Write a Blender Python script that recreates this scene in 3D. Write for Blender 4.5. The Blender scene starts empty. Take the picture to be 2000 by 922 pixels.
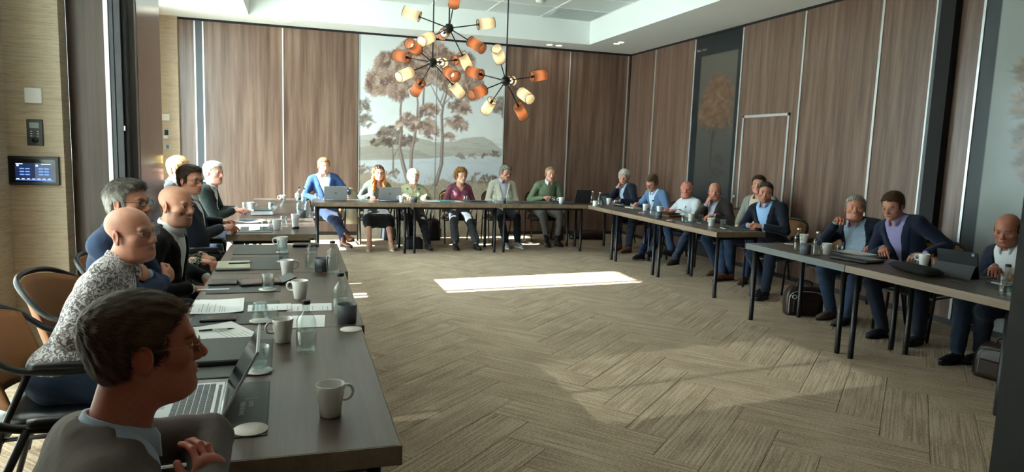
import bpy, bmesh, math, random
import numpy as np
from mathutils import Vector, Matrix
random.seed(7)
RNG = np.random.default_rng(7)
SC = bpy.context.scene
COL = SC.collection

# ------------------------------------------------------------------ camera
cam_d = bpy.data.cameras.new('camera')
cam_d.sensor_fit = 'HORIZONTAL'
cam_d.sensor_width = 36.0
cam_d.lens = 36.0 * 1332.4 / 2000.0
cam_d.clip_start = 0.05
cam = bpy.data.objects.new('camera', cam_d)
COL.objects.link(cam)
_yaw, _pitch, _roll = 0.30610709, 0.12400564, 0.03447172
_f = Vector((math.sin(_yaw)*math.cos(_pitch), math.cos(_yaw)*math.cos(_pitch), -math.sin(_pitch)))
_r = Vector((math.cos(_yaw), -math.sin(_yaw), 0)); _u = _r.cross(_f)
_R = _r*math.cos(_roll) + _u*math.sin(_roll); _U = -_r*math.sin(_roll) + _u*math.cos(_roll)
_m = Matrix((( _R.x, _U.x, -_f.x, 0), (_R.y, _U.y, -_f.y, 0), (_R.z, _U.z, -_f.z, 1.55), (0, 0, 0, 1)))
cam.matrix_world = _m
SC.camera = cam

# ------------------------------------------------------------------ sky, sun, exposure
SC.view_settings.view_transform = 'Standard'
SC.view_settings.look = 'None'
SC.view_settings.gamma = 1.0
SC.view_settings.use_curve_mapping = False
SC.view_settings.exposure = 2.7
try:
    SC.cycles.use_denoising = True
    SC.cycles.max_bounces = 8
    SC.cycles.diffuse_bounces = 5
    SC.cycles.transparent_max_bounces = 16
    SC.cycles.transmission_bounces = 8
    SC.cycles.caustics_reflective = False
    SC.cycles.caustics_refractive = False
    SC.cycles.sample_clamp_indirect = 4.0
except Exception:
    pass
world = bpy.data.worlds.new('sky'); SC.world = world
world.use_nodes = True
_bg = world.node_tree.nodes['Background']
_bg.inputs[0].default_value = (0.76, 0.88, 1.0, 1)
_bg.inputs[1].default_value = 4.5

SUN_DIR = Vector((1.0, 0.11, -0.537)).normalized()
sd = bpy.data.lights.new('sun', 'SUN'); sd.energy = 9.0; sd.angle = 0.009; sd.color = (1.0, 0.97, 0.94)
sun = bpy.data.objects.new('sun', sd); COL.objects.link(sun)
sun.rotation_euler = SUN_DIR.to_track_quat('-Z', 'Y').to_euler()
sun.location = (-8, 6, 7)
# portals: they emit nothing, they only steer the sky light through the glazing
def portal(y0, y1, z0, z1, x):
    d = bpy.data.lights.new('window_portal', 'AREA'); d.shape = 'RECTANGLE'
    d.size = z1-z0; d.size_y = y1-y0; d.cycles.is_portal = True
    o = bpy.data.objects.new('window_portal', d); COL.objects.link(o)
    o.location = (x, (y0+y1)/2, (z0+z1)/2); o.rotation_euler = (0, -math.pi/2, 0)
portal(6.0, 12.0, 0.0, 3.42, -2.32)
portal(1.9, 4.75, 0.0, 3.42, -2.32)

# ------------------------------------------------------------------ helpers
def lin(c):
    if isinstance(c, str):
        c = [int(c[i:i+2], 16)/255 for i in (0, 2, 4)]
    return tuple((x/12.92 if x <= 0.04045 else ((x+0.055)/1.055)**2.4) for x in c)

class NT:
    """small node-tree helper"""
    def __init__(s, name):
        s.m = bpy.data.materials.new(name); s.m.use_nodes = True
        s.t = s.m.node_tree; s.n = s.t.nodes; s.l = s.t.links
        s.b = s.n['Principled BSDF']; s.out = s.n['Material Output']
    def new(s, typ, **kw):
        nd = s.n.new(typ)
        for k, v in kw.items():
            if k.startswith('i_'):
                nd.inputs[int(k[2:]) if k[2:].isdigit() else k[2:].replace('_', ' ')].default_value = v
            else: setattr(nd, k, v)
        return nd
    def link(s, a, b): s.l.new(a, b)
    def coords(s, scale=(1, 1, 1), which='Object', rot=(0, 0, 0)):
        tc = s.new('ShaderNodeTexCoord'); mp = s.new('ShaderNodeMapping')
        mp.inputs['Scale'].default_value = scale; mp.inputs['Rotation'].default_value = rot
        s.link(tc.outputs[which], mp.inputs[0]); return mp.outputs[0]
    def noise(s, vec, scale=5, detail=4, rough=.5):
        nd = s.new('ShaderNodeTexNoise'); nd.inputs['Scale'].default_value = scale
        nd.inputs['Detail'].default_value = detail; nd.inputs['Roughness'].default_value = rough
        s.link(vec, nd.inputs['Vector']); return nd.outputs['Fac']
    def ramp(s, fac, stops):
        r = s.new('ShaderNodeValToRGB'); e = r.color_ramp.elements
        while len(e) < len(stops): e.new(.5)
        for el, (p, c) in zip(e, stops):
            el.position = p; el.color = (*lin(c), 1)
        s.link(fac, r.inputs[0]); return r.outputs[0]
    def bump(s, h, strength=.2, dist=.01):
        b = s.new('ShaderNodeBump'); b.inputs['Strength'].default_value = strength
        b.inputs['Distance'].default_value = dist
        s.link(h, b.inputs['Height']); s.link(b.outputs[0], s.b.inputs['Normal'])
    def set(s, **kw):
        for k, v in kw.items():
            k = k.replace('_', ' ')
            s.b.inputs[k].default_value = v
        return s

MATS = {}
def plain(name, col, rough=.5, metal=0, spec=None, noise=0, nscale=30, bump=0, bscale=200, coat=0):
    if name in MATS: return MATS[name]
    t = NT(name); c = lin(col)
    t.b.inputs['Base Color'].default_value = (*c, 1)
    t.b.inputs['Roughness'].default_value = rough
    t.b.inputs['Metallic'].default_value = metal
    if spec is not None: t.b.inputs['Specular IOR Level'].default_value = spec
    if coat: t.b.inputs['Coat Weight'].default_value = coat
    if noise or bump: v = t.coords()
    if noise:
        f = t.noise(v, nscale, 4)
        mx = t.new('ShaderNodeMixRGB'); mx.blend_type = 'MIX'
        mx.inputs[1].default_value = (*[x*(1-noise) for x in c], 1)
        mx.inputs[2].default_value = (*[min(1, x*(1+noise)) for x in c], 1)
        t.link(f, mx.inputs[0]); t.link(mx.outputs[0], t.b.inputs['Base Color'])
    if bump: t.bump(t.noise(v, bscale, 3), bump, .002)
    MATS[name] = t.m
    return t.m

def emit(name, col, strength):
    if name in MATS: return MATS[name]
    t = NT(name); t.b.inputs['Base Color'].default_value = (*lin(col), 1)
    t.b.inputs['Emission Color'].default_value = (*lin(col), 1)
    t.b.inputs['Emission Strength'].default_value = strength
    MATS[name] = t.m; return t.m

def glass(name, col='f4fafa', rough=0.02, ior=1.45, thin=True):
    """clear glass whose straight-through share lets light pass (thin walls)"""
    if name in MATS: return MATS[name]
    t = NT(name); t.n.remove(t.b)
    tr = t.new('ShaderNodeBsdfTransparent'); tr.inputs[0].default_value = (*lin(col), 1)
    gl = t.new('ShaderNodeBsdfGlossy'); gl.inputs['Roughness'].default_value = rough
    fr = t.new('ShaderNodeLayerWeight'); fr.inputs[0].default_value = .25
    mp = t.new('ShaderNodeMapRange'); mp.inputs['To Min'].default_value = .03; mp.inputs['To Max'].default_value = .55
    t.link(fr.outputs['Facing'], mp.inputs[0])
    mx = t.new('ShaderNodeMixShader'); t.link(mp.outputs[0], mx.inputs[0])
    t.link(tr.outputs[0], mx.inputs[1]); t.link(gl.outputs[0], mx.inputs[2])
    t.link(mx.outputs[0], t.out.inputs['Surface'])
    MATS[name] = t.m; return t.m

def translucent(name, col, transp=0.0, mixd=.35):
    if name in MATS: return MATS[name]
    t = NT(name); t.n.remove(t.b); c = (*lin(col), 1)
    df = t.new('ShaderNodeBsdfDiffuse'); df.inputs[0].default_value = c
    tl = t.new('ShaderNodeBsdfTranslucent'); tl.inputs[0].default_value = c
    mx = t.new('ShaderNodeMixShader'); mx.inputs[0].default_value = 1-mixd
    t.link(df.outputs[0], mx.inputs[1]); t.link(tl.outputs[0], mx.inputs[2])
    o = mx.outputs[0]
    if transp:
        tp = t.new('ShaderNodeBsdfTransparent'); m2 = t.new('ShaderNodeMixShader'); m2.inputs[0].default_value = transp
        t.link(o, m2.inputs[1]); t.link(tp.outputs[0], m2.inputs[2]); o = m2.outputs[0]
    t.link(o, t.out.inputs['Surface'])
    MATS[name] = t.m; return t.m

class MB:
    """collects polygons, builds ONE mesh object"""
    def __init__(s): s.v = []; s.f = []; s.mi = []; s.sm = []; s.cur = 0
    def add(s, vs, fs, smooth=False):
        o = len(s.v); s.v += [tuple(map(float, p)) for p in vs]
        for f in fs:
            s.f.append([i+o for i in f]); s.mi.append(s.cur); s.sm.append(smooth)
        return s
    def box(s, x0, x1, y0, y1, z0, z1, bev=0.0):
        if bev:
            b = min(bev, (x1-x0)*.45, (y1-y0)*.45, (z1-z0)*.45)
            vs = []
            for z, d in ((z0, b), (z0+b, 0), (z1-b, 0), (z1, b)):
                for (x, sx, y, sy) in ((x0, 1, y0, 1), (x1, -1, y0, 1), (x1, -1, y1, -1), (x0, 1, y1, -1)):
                    # corner cut into two points
                    if (sx, sy) in ((1, 1), (-1, -1)):
                        vs += [(x+sx*d, y+sy*(b+d*0.4), z), (x+sx*(b+d*0.4), y+sy*d, z)]
                    else:
                        vs += [(x+sx*(b+d*0.4), y+sy*d, z), (x+sx*d, y+sy*(b+d*0.4), z)]
            fs = [list(range(7, -1, -1)), [24+i for i in range(8)]]
            for k in range(3):
                for i in range(8):
                    j = (i+1) % 8
                    fs.append([k*8+i, k*8+j, k*8+8+j, k*8+8+i])
            return s.add(vs, fs)
        vs = [(x, y, z) for z in (z0, z1) for (x, y) in ((x0, y0), (x1, y0), (x1, y1), (x0, y1))]
        return s.add(vs, [[3, 2, 1, 0], [4, 5, 6, 7], [0, 1, 5, 4], [1, 2, 6, 5], [2, 3, 7, 6], [3, 0, 4, 7]])
    def obox(s, c, ax, ay, az, hx, hy, hz):
        c, ax, ay, az = (np.array(q, float) for q in (c, ax, ay, az))
        vs = [c+ax*hx*i+ay*hy*j+az*hz*k for k in (-1, 1) for (i, j) in ((-1, -1), (1, -1), (1, 1), (-1, 1))]
        return s.add(vs, [[3, 2, 1, 0], [4, 5, 6, 7], [0, 1, 5, 4], [1, 2, 6, 5], [2, 3, 7, 6], [3, 0, 4, 7]])
    def lathe(s, prof, n=24, c=(0, 0, 0), smooth=True, cap0=True, cap1=True):
        vs = []
        for r, z in prof:
            for i in range(n):
                a = 2*math.pi*i/n
                vs.append((c[0]+r*math.cos(a), c[1]+r*math.sin(a), c[2]+z))
        fs = []
        for k in range(len(prof)-1):
            for i in range(n):
                j = (i+1) % n
                fs.append([k*n+i, k*n+j, k*n+n+j, k*n+n+i])
        s.add(vs, fs, smooth)
        o = len(s.v)-len(vs)
        if cap0: s.f.append([o+i for i in range(n-1, -1, -1)]); s.mi.append(s.cur); s.sm.append(False)
        if cap1: s.f.append([o+(len(prof)-1)*n+i for i in range(n)]); s.mi.append(s.cur); s.sm.append(False)
        return s
    def tube(s, pts, r, n=8, caps=True, smooth=True):
        pts = [np.array(p, float) for p in pts]
        rs = r if hasattr(r, '__len__') else [r]*len(pts)
        vs = []; up = None
        for i, p in enumerate(pts):
            t = pts[min(i+1, len(pts)-1)]-pts[max(i-1, 0)]
            t = t/(np.linalg.norm(t)+1e-12)
            if up is None:
                up = np.array([0, 0, 1.]) if abs(t[2]) < .9 else np.array([1., 0, 0])
            a = np.cross(t, up); a /= np.linalg.norm(a)+1e-12; b = np.cross(a, t); up = b
            for k in range(n):
                w = 2*math.pi*k/n
                vs.append(p+(a*math.cos(w)+b*math.sin(w))*rs[i])
        fs = []
        for i in range(len(pts)-1):
            for k in range(n):
                j = (k+1) % n
                fs.append([i*n+k, i*n+n+k, i*n+n+j, i*n+j])
        if caps:
            fs.append(list(range(n))); fs.append([(len(pts)-1)*n+k for k in range(n-1, -1, -1)])
        return s.add(vs, fs, smooth)
    def sweep(s, secs, closed_ring=True, smooth=True, caps=True):
        """list of rings (same count) -> skin"""
        n = len(secs[0]); vs = [p for q in secs for p in q]; fs = []
        for i in range(len(secs)-1):
            for k in range(n if closed_ring else n-1):
                j = (k+1) % n
                fs.append([i*n+k, i*n+j, i*n+n+j, i*n+n+k])
        if caps and closed_ring:
            fs.append(list(range(n-1, -1, -1))); fs.append([(len(secs)-1)*n+k for k in range(n)])
        return s.add(vs, fs, smooth)
    def prism(s, poly, z0, z1):
        n = len(poly)
        vs = [(x, y, z0) for x, y in poly]+[(x, y, z1) for x, y in poly]
        return s.add(vs, [list(range(n-1, -1, -1)), list(range(n, 2*n))]+[[i, (i+1) % n, n+(i+1) % n, n+i] for i in range(n)])
    def mesh(s, name, *mats):
        me = bpy.data.meshes.new(name); me.from_pydata(s.v, [], s.f)
        for m in mats: me.materials.append(m)
        me.polygons.foreach_set('material_index', s.mi); me.polygons.foreach_set('use_smooth', s.sm)
        me.update(); return me
    def build(s, name, *mats, parent=None, loc=None, rz=0, **tags):
        return link(name, s.mesh(name, *mats), parent, loc, rz, **tags)

def link(name, data, parent=None, loc=None, rz=0, label=None, cat=None, group=None, kind=None):
    o = bpy.data.objects.new(name, data); COL.objects.link(o)
    if parent is not None: o.parent = parent
    if loc is not None: o.location = loc
    if rz: o.rotation_euler = (0, 0, rz)
    return tag(o, label, cat, group, kind)
def tag(o, label=None, cat=None, group=None, kind=None):
    if label: o['label'] = label
    if cat: o['category'] = cat
    if group: o['group'] = group
    if kind: o['kind'] = kind
    return o
def thing(name, label, cat, loc=(0, 0, 0), rz=0, group=None):
    return link(name, None, None, loc, rz, label, cat, group)
def dup(root, loc, rz=0, label=None, group=None):
    def cp(o, par):
        c = o.copy(); COL.objects.link(c)
        if par is not None: c.parent = par
        for ch in o.children: cp(ch, c)
        return c
    r = cp(root, None); r.location = loc; r.rotation_euler = (0, 0, rz)
    if label: r['label'] = label
    if group: r['group'] = group
    return r
def mesh_np(name, V, Fq, mats, smooth=True, col=None, mi=None):
    """fast mesh from numpy arrays: quads (n,4) or tris (n,3)"""
    me = bpy.data.meshes.new(name); V = np.asarray(V, np.float32); Fq = np.asarray(Fq, np.int32)
    k = Fq.shape[1]
    me.vertices.add(len(V)); me.vertices.foreach_set('co', V.ravel())
    me.loops.add(Fq.size); me.loops.foreach_set('vertex_index', Fq.ravel())
    me.polygons.add(len(Fq)); me.polygons.foreach_set('loop_start', np.arange(0, Fq.size, k, dtype=np.int32))
    try: me.polygons.foreach_set('loop_total', np.full(len(Fq), k, np.int32))
    except Exception: pass
    me.polygons.foreach_set('use_smooth', np.full(len(Fq), smooth, bool))
    for m in mats: me.materials.append(m)
    if mi is not None: me.polygons.foreach_set('material_index', np.asarray(mi, np.int32))
    if col is not None:
        at = me.color_attributes.new('col', 'FLOAT_COLOR', 'POINT')
        c4 = np.ones((len(V), 4), np.float32); c4[:, :3] = col
        at.data.foreach_set('color', c4.ravel())
    me.update(calc_edges=True); me.validate(); return me

# ------------------------------------------------------------------ surface materials
def wood(name, c0, c1, c2, rough=.38, axis=2, scale=1.0, bump=.05):
    t = NT(name)
    sc = [9, 9, 9]; sc[axis] = .45
    v = t.coords([q*scale for q in sc]); v2 = t.coords([q*scale*6 if i != axis else q*scale*2 for i, q in enumerate(sc)])
    a = t.noise(v, 1.6, 5, .6); b = t.noise(v2, 2.2, 4, .6)
    mx = t.new('ShaderNodeMath', operation='ADD'); m2 = t.new('ShaderNodeMath', operation='MULTIPLY'); m2.inputs[1].default_value = .35
    t.link(b, m2.inputs[0]); t.link(a, mx.inputs[0]); t.link(m2.outputs[0], mx.inputs[1])
    t.link(t.ramp(mx.outputs[0], [(.40, c0), (.62, c1), (.88, c2)]), t.b.inputs['Base Color'])
    t.b.inputs['Roughness'].default_value = rough
    t.bump(b, bump, .002); return t.m
M_WOOD = wood('walnut_panel', '48352b', '674f42', '80685a', .30)
M_TABLE = wood('table_laminate', '3b302a', '4c3f38', '5c4e45', .33, axis=1, scale=.9)
M_TEDGE = wood('table_edge_band', '5d4d42', '75634f', '8a7665', .42, axis=1, scale=.8)
M_GREY_EDGE = plain('grey_edge_band', '5a605f', .4, noise=.06)
M_ALU = plain('brushed_aluminium', 'c9cbca', .32, .55)
M_BLK = plain('black_metal', '17181a', .38, .3)
M_GAP = plain('dark_gap', '0c0c0d', .8)
M_WHITE = plain('white_plaster', 'eaeeec', .85, noise=.02, nscale=3)
M_PANELW = plain('ceiling_tile', 'ccd4d2', .9, noise=.03, nscale=60)
M_GREY_PROF = plain('grey_profile', '4a4c50', .45, .3)
def grasscloth():
    t = NT('beige_grasscloth')
    a = t.noise(t.coords((1.2, 1.2, 60)), 2.0, 5, .6); b = t.noise(t.coords((6, 6, 180)), 2, 3, .6)
    m = t.new('ShaderNodeMath', operation='ADD'); t.link(a, m.inputs[0]); t.link(b, m.inputs[1])
    t.link(t.ramp(m.outputs[0], [(.60, '97866f'), (.95, 'ab9a82'), (1.30, 'b8a892')]), t.b.inputs['Base Color'])
    t.b.inputs['Roughness'].default_value = .8; t.bump(b, .25, .003); return t.m
M_BEIGE = grasscloth()
def carpet():
    t = NT('carpet_weave')
    info = t.new('ShaderNodeObjectInfo')
    tc = t.new('ShaderNodeTexCoord')
    add = t.new('ShaderNodeVectorMath', operation='ADD'); t.link(tc.outputs['Object'], add.inputs[0])
    rv = t.new('ShaderNodeCombineXYZ'); mm = t.new('ShaderNodeMath', operation='MULTIPLY'); mm.inputs[1].default_value = 37
    t.link(info.outputs['Random'], mm.inputs[0]); t.link(mm.outputs[0], rv.inputs[0]); t.link(mm.outputs[0], rv.inputs[1])
    t.link(rv.outputs[0], add.inputs[1])
    def mp(sc):
        m = t.new('ShaderNodeMapping'); m.inputs['Scale'].default_value = sc; t.link(add.outputs[0], m.inputs[0]); return m.outputs[0]
    lines = t.noise(mp((1.4, 95, 1)), 1.0, 3, .7)          # long yarn lines along the plank
    rows = t.noise(mp((75, 70, 1)), 1.0, 2, .6)            # loops
    big = t.noise(mp((2, 2, 1)), 1.5, 2, .5)
    m1 = t.new('ShaderNodeMath', operation='MULTIPLY_ADD'); m1.inputs[1].default_value = .55
    t.link(rows, m1.inputs[0]); t.link(lines, m1.inputs[2])
    m2 = t.new('ShaderNodeMath', operation='MULTIPLY_ADD'); m2.inputs[1].default_value = .25
    t.link(big, m2.inputs[0]); t.link(m1.outputs[0], m2.inputs[2])
    t.link(t.ramp(m2.outputs[0], [(.62, '786759'), (.86, 'a48f7a'), (1.05, 'c0ac96')]), t.b.inputs['Base Color'])
    t.b.inputs['Roughness'].default_value = .95; t.b.inputs['Specular IOR Level'].default_value = .1
    t.bump(m1.outputs[0], .3, .004); return t.m
M_CARPET = carpet()

# ------------------------------------------------------------------ room shell
YB, XR, HC = 12.108, 6.10, 3.457
XW = -2.1
mb = MB(); mb.box(-2.3, 6.3, -2.5, 12.3, -.14, -.012)
floor = mb.build('floor', M_CARPET, kind='structure')
# carpet planks laid in herringbone
_W, _L = .25, 1.0
_ca, _sa = math.cos(math.radians(42)), math.sin(math.radians(42))
pl = []
for m in range(-12, 13):
    for k in range(-60, 60):
        for kind in (0, 1):
            if kind == 0: cx, cy = k*_W+_L/2+m*2*_L, k*_W+_W/2
            else: cx, cy = k*_W+_L+_W/2+m*2*_L, (k+1)*_W-_L/2
            x, y = cx*_ca-cy*_sa+2.1, cx*_sa+cy*_ca+6
            if -1.9 < x < 6.2 and -2.4 < y < 12.2: pl.append((x, y, kind))
def camvis(x, y, z):
    d = Vector((x, y, z))-Vector((0, 0, 1.55)); w = d.dot(_f)
    return w > .3 and abs(d.dot(_R)/w) < .80 and -.42 < d.dot(_U)/w < .4
vis = sorted([p for p in pl if camvis(p[0], p[1], 0)], key=lambda p: (p[0]**2+p[1]**2))
near, rest = vis[:300], vis[300:]+[p for p in pl if not camvis(p[0], p[1], 0)]
_g = .0015
mbp = MB(); mbp.box(-_L/2+_g, _L/2-_g, -_W/2+_g, _W/2-_g, -.011, 0, bev=.0012)
plank_me = mbp.mesh('carpet_plank', M_CARPET)
for x, y, kd in near:
    link('carpet_plank', plank_me, floor, (x, y, 0), math.radians(42)+(math.pi/2 if kd else 0))
# the rest joined; two meshes so that the weave still runs along each plank
for kd in (0, 1):
    mbr = MB()
    for x, y, k2 in rest:
        if k2 != kd: continue
        u, v = x*_ca+y*_sa, -x*_sa+y*_ca
        if kd: u, v = v, -u
        mbr.box(u-_L/2+_g, u+_L/2-_g, v-_W/2+_g, v+_W/2-_g, -.011, 0)
    mbr.build('carpet_planks_beyond', M_CARPET, parent=floor, rz=math.radians(42)+(math.pi/2 if kd else 0), kind='stuff')

def wall(name, *boxes, mat=M_WHITE):
    m = MB()
    for b in boxes: m.box(*b)
    return m.build(name, mat, kind='structure')
wall_back = wall('wall_back', (-2.3, 6.3, YB+.06, YB+.3, 0, 4.2), mat=M_GAP)
wall_right = wall('wall_right', (XR+.06, XR+.3, -2.5, YB+.1, 0, 4.2), mat=M_GAP)
wall_near = wall('wall_near', (-2.3, 6.3, -2.7, -2.5, 0, 4.2), mat=M_BEIGE)
# window wall: piers between the glazing
wall_left = wall('wall_left', (-2.3, -2.1, -2.5, 1.9, 0, HC), (-2.3, -2.1, 4.75, 6.0, 0, HC), (-2.3, -2.1, 11.25, 12.2, 0, HC),
                 (-2.3, -2.1, -2.5, 12.2, 3.41, 4.2), (-2.1, -1.884, 4.8, 5.5, 0, HC), mat=M_BEIGE)
# beige pier with the controls, and beige pier on the back wall
wall('wall_pier', (-2.1, -1.555, 5.5, 5.668, 0, HC), mat=M_BEIGE)
wall('wall_pier_back', (-2.1, -1.79, 12.03, YB+.06, 0, HC), (-2.16, -2.06, 11.2, 12.05, 0, HC), mat=M_BEIGE)
# ceiling: soffit ring round a raised tray
RX0, RX1, RY0, RY1, HT = -.70, 4.92, 6.1, 11.42, 3.85
ceiling = wall('ceiling', (-2.3, 6.3, RY1, 12.3, HC, 4.1), (-2.3, RX0, RY0, RY1, HC, 4.1), (RX1, 6.3, RY0, RY1, HC, 4.1),
     (-2.3, 6.3, -2.7, RY0, HC, 4.1), (RX0, RX1, RY0, RY1, HT+.03, 4.1))
xs = [RX0+.02, .20, 1.135, 2.07, 3.03, 3.97, RX1-.02]
ys = [RY0+.02, 7.2, 8.05, 8.9, 9.73, 10.57, RY1-.02]
for i in range(len(xs)-1):
    for j in range(len(ys)-1):
        if i == 5 and j == 5: continue
        MB().box(xs[i]+.012, xs[i+1]-.012, ys[j]+.012, ys[j+1]-.012, HT+.004, HT+.02).build('ceiling_tile', M_PANELW, parent=ceiling)
m = MB()
for x in xs: m.box(x-.012, x+.012, RY0, RY1, HT-.002, HT+.02)
for y in ys: m.box(RX0, RX1, y-.012, y+.012, HT-.003, HT+.02)
m.build('tile_grid', plain('tile_grid_white', 'eef1f0', .6), parent=ceiling)
m = MB(); m.box(4.0, 4.88, 10.6, 11.38, HT-.004, HT+.02)
for k in range(9): m.box(4.05, 4.83, 10.66+k*.08, 10.69+k*.08, HT-.012, HT-.004)
vent = m.build('ceiling_vent', plain('vent_grey', 'b9c2c1', .7), label='square grey air vent panel set in the tray ceiling', cat='vent')
# downlights in the soffit, in pairs
M_DL = emit('downlight_glow', 'fff3dc', 6.0)
for n, (x, y, z, lab) in enumerate([(4.30, 11.774, HC, 'round recessed downlight left of its pair above the walnut panels beside the mural'), (4.48, 11.774, HC, 'round recessed downlight right of its pair above the walnut panels beside the mural'),
        (-.32, 11.64, HC, 'round recessed downlight left of its pair above the panels by the beige pier'), (-.14, 11.64, HC, 'round recessed downlight right of its pair above the panels by the beige pier'),
        (-1.05, 10.76, HC, 'round recessed downlight nearer of the pair over the beige pier'), (-1.05, 10.92, HC, 'round recessed downlight farther of the pair over the beige pier'),
        (5.28, 10.9, HC, 'round recessed downlight nearer of the pair over the right-hand panelled wall'), (5.28, 11.08, HC, 'round recessed downlight farther of the pair over the right-hand panelled wall'),
        (3.552, 10.222, HT, 'round white ceiling detector on a tray tile')]):
    t = thing('downlight' if n < 8 else 'smoke_detector', lab, 'light' if n < 8 else 'detector', (x, y, z))
    if n < 8:
        MB().lathe([(.05, -.006), (.06, -.006), (.06, .004), (.05, .004)], 20, cap0=False, cap1=False).build('trim_ring', plain('white_trim', 'e8e8e4', .4), parent=t)
        MB().lathe([(.049, -.002), (.049, .004)], 16).build('lamp_disc', M_DL, parent=t)
    else:
        MB().lathe([(.03, -.035), (.06, -.025), (.07, -.004), (.07, .0)], 20).build('housing', plain('white_trim', 'e8e8e4', .4), parent=t)

# ---- panelled walls: every panel and every metal strip its own piece
def panel_y(x0, x1, mat=M_WOOD, z0=.06, z1=HC-.035, t=.05, par=None, name='wall_panel'):
    cx, cz = (x0+x1)/2, (z0+z1)/2
    o = MB().box(x0-cx+.004, x1-cx-.004, -t/2, t/2, z0-cz, z1-cz).build(name, mat, parent=par or wall_back, loc=(cx, YB+t/2, cz)); return o
def strip_y(x, w=.022, par=None):
    MB().box(-w/2, w/2, -.012, .03, -(HC-.1)/2, (HC-.1)/2).build('metal_strip', M_ALU, parent=par or wall_back, loc=(x, YB, .06+(HC-.1)/2))
MB().box(-2.1, XR, YB+.005, YB+.06, 0, .06).build('baseboard_back', plain('dark_skirting', '241d19', .5), kind='structure')
MB().box(-1.79, XR, YB-.012, YB+.06, HC-.035, HC).build('trim_track', M_GAP, kind='structure')
for a, b in ((-1.79, -1.56), (-1.425, -.232), (-.226, .985), (3.60, 4.838), (4.848, 6.03)): panel_y(a, b)
panel_y(-1.55, -1.435, M_GREY_PROF, name='grey_infill')
for x in (-1.552, -1.43, -.229, 4.843, 6.04): strip_y(x)
panel_y(6.045, 6.1, M_WOOD)
def panel_x(y0, y1, mat=M_WOOD, z0=.06, z1=HC-.03, t=.05, name='wall_panel', par=None):
    cy, cz = (y0+y1)/2, (z0+z1)/2
    return MB().box(-t/2, t/2, y0-cy+.004, y1-cy-.004, z0-cz, z1-cz).build(name, mat, parent=par or wall_right, loc=(XR+t/2, cy, cz))
def strip_x(y, w=.03, z1=HC-.04):
    MB().box(-.012, .03, -w/2, w/2, -(z1-.06)/2, (z1-.06)/2).build('metal_strip', M_ALU, parent=wall_right, loc=(XR, y, .06+(z1-.06)/2))
MB().box(XR+.005, XR+.06, -2.4, YB, 0, .06).build('baseboard_right', plain('dark_skirting', '241d19', .5), kind='structure')
MB().box(XR-.012, XR+.06, 5.46, YB, HC-.03, HC).build('trim_track_right', M_GAP, kind='structure')
for a, b in ((11.15, 12.10), (9.87, 11.13), (7.36, 8.60), (6.145, 7.335), (5.47, 6.125), (4.97, 5.20), (3.6, 3.62)): panel_x(a, b)
for y in (11.14, 9.857, 8.612, 7.347, 6.135, 5.46): strip_x(y)
strip_x(5.375, .035); strip_x(4.955, .025)
MB().box(6.075, 6.12, 5.393, 5.445, .06, HC).build('grey_infill', M_GREY_PROF, parent=wall_right)
MB().box(6.02, 6.16, 5.2, 5.36, 0, HC).build('dark_post', M_GAP, parent=wall_right)
# soffit beam over the partition track
MB().box(-2.1, XR, 5.18, 5.55, HC-.10, HC+.02).build('trim_partition_track', M_WHITE, kind='structure')
# pass door outlined in metal in the third panel
door = MB().box(6.094, 6.115, 7.535, 8.45, .06, 2.13).build('door_1', M_WOOD, kind='structure')
m = MB(); w = .034
m.box(6.082, 6.10, 7.50, 7.50+w, .06, 2.165); m.box(6.082, 6.10, 8.45, 8.45+w, .06, 2.165); m.box(6.082, 6.10, 7.50, 8.484, 2.13, 2.165)
m.build('door_frame', M_ALU, parent=door)
for y in (7.62, 8.55):
    l = MB(); l.tube([(6.09, y, 1.0), (6.068, y, 1.0)], .028, 14); l.tube([(6.07, y, 1.0), (6.062, y, 1.0)], .013, 10); l.build('lock_rose', M_ALU, parent=door)

# ---- parked folding partition at the left: leaf with shade in its colour, profile, gap, leaf turned to the window
part = thing('folding_partition', 'walnut folding wall leaves parked by the beige pier', 'partition', (-1.3, 5.7, 0))
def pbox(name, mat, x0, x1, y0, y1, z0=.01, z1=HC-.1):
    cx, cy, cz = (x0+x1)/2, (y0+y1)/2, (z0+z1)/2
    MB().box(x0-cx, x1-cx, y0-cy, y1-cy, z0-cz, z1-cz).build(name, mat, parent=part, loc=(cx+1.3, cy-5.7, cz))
pbox('leaf', wood('shaded_walnut_leaf', '35271f', '48372d', '58463b', .4), -1.554, -1.318, 5.665, 5.745)  # wood colour itself darkened to stand in for shade on this leaf
pbox('metal_strip', M_ALU, -1.318, -1.290, 5.655, 5.745)
pbox('seal_profile', M_GREY_PROF, -1.290, -1.262, 5.665, 5.745); pbox('seal_profile', M_GREY_PROF, -1.258, -1.218, 5.675, 5.745)
pbox('leaf_core', M_GAP, -1.26, -1.19, 5.70, 5.80)
pbox('leaf_edge', plain('leaf_edge_grey', '6b6663', .4), -1.24, -1.158, 5.83, 5.90)
pbox('leaf', wood('walnut_leaf_gloss', '48352b', '674f42', '80685a', .16), -1.24, -1.155, 5.90, 6.82)
pbox('latch', M_ALU, -1.215, -1.205, 5.672, 5.676, 1.60, 1.635)
# near dark jamb at the photographer's side
MB().box(2.088, 2.6, 1.30, 1.503, 0, HC).build('wall_jamb', plain('dark_jamb', '0a0908', .7), kind='structure')

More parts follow.
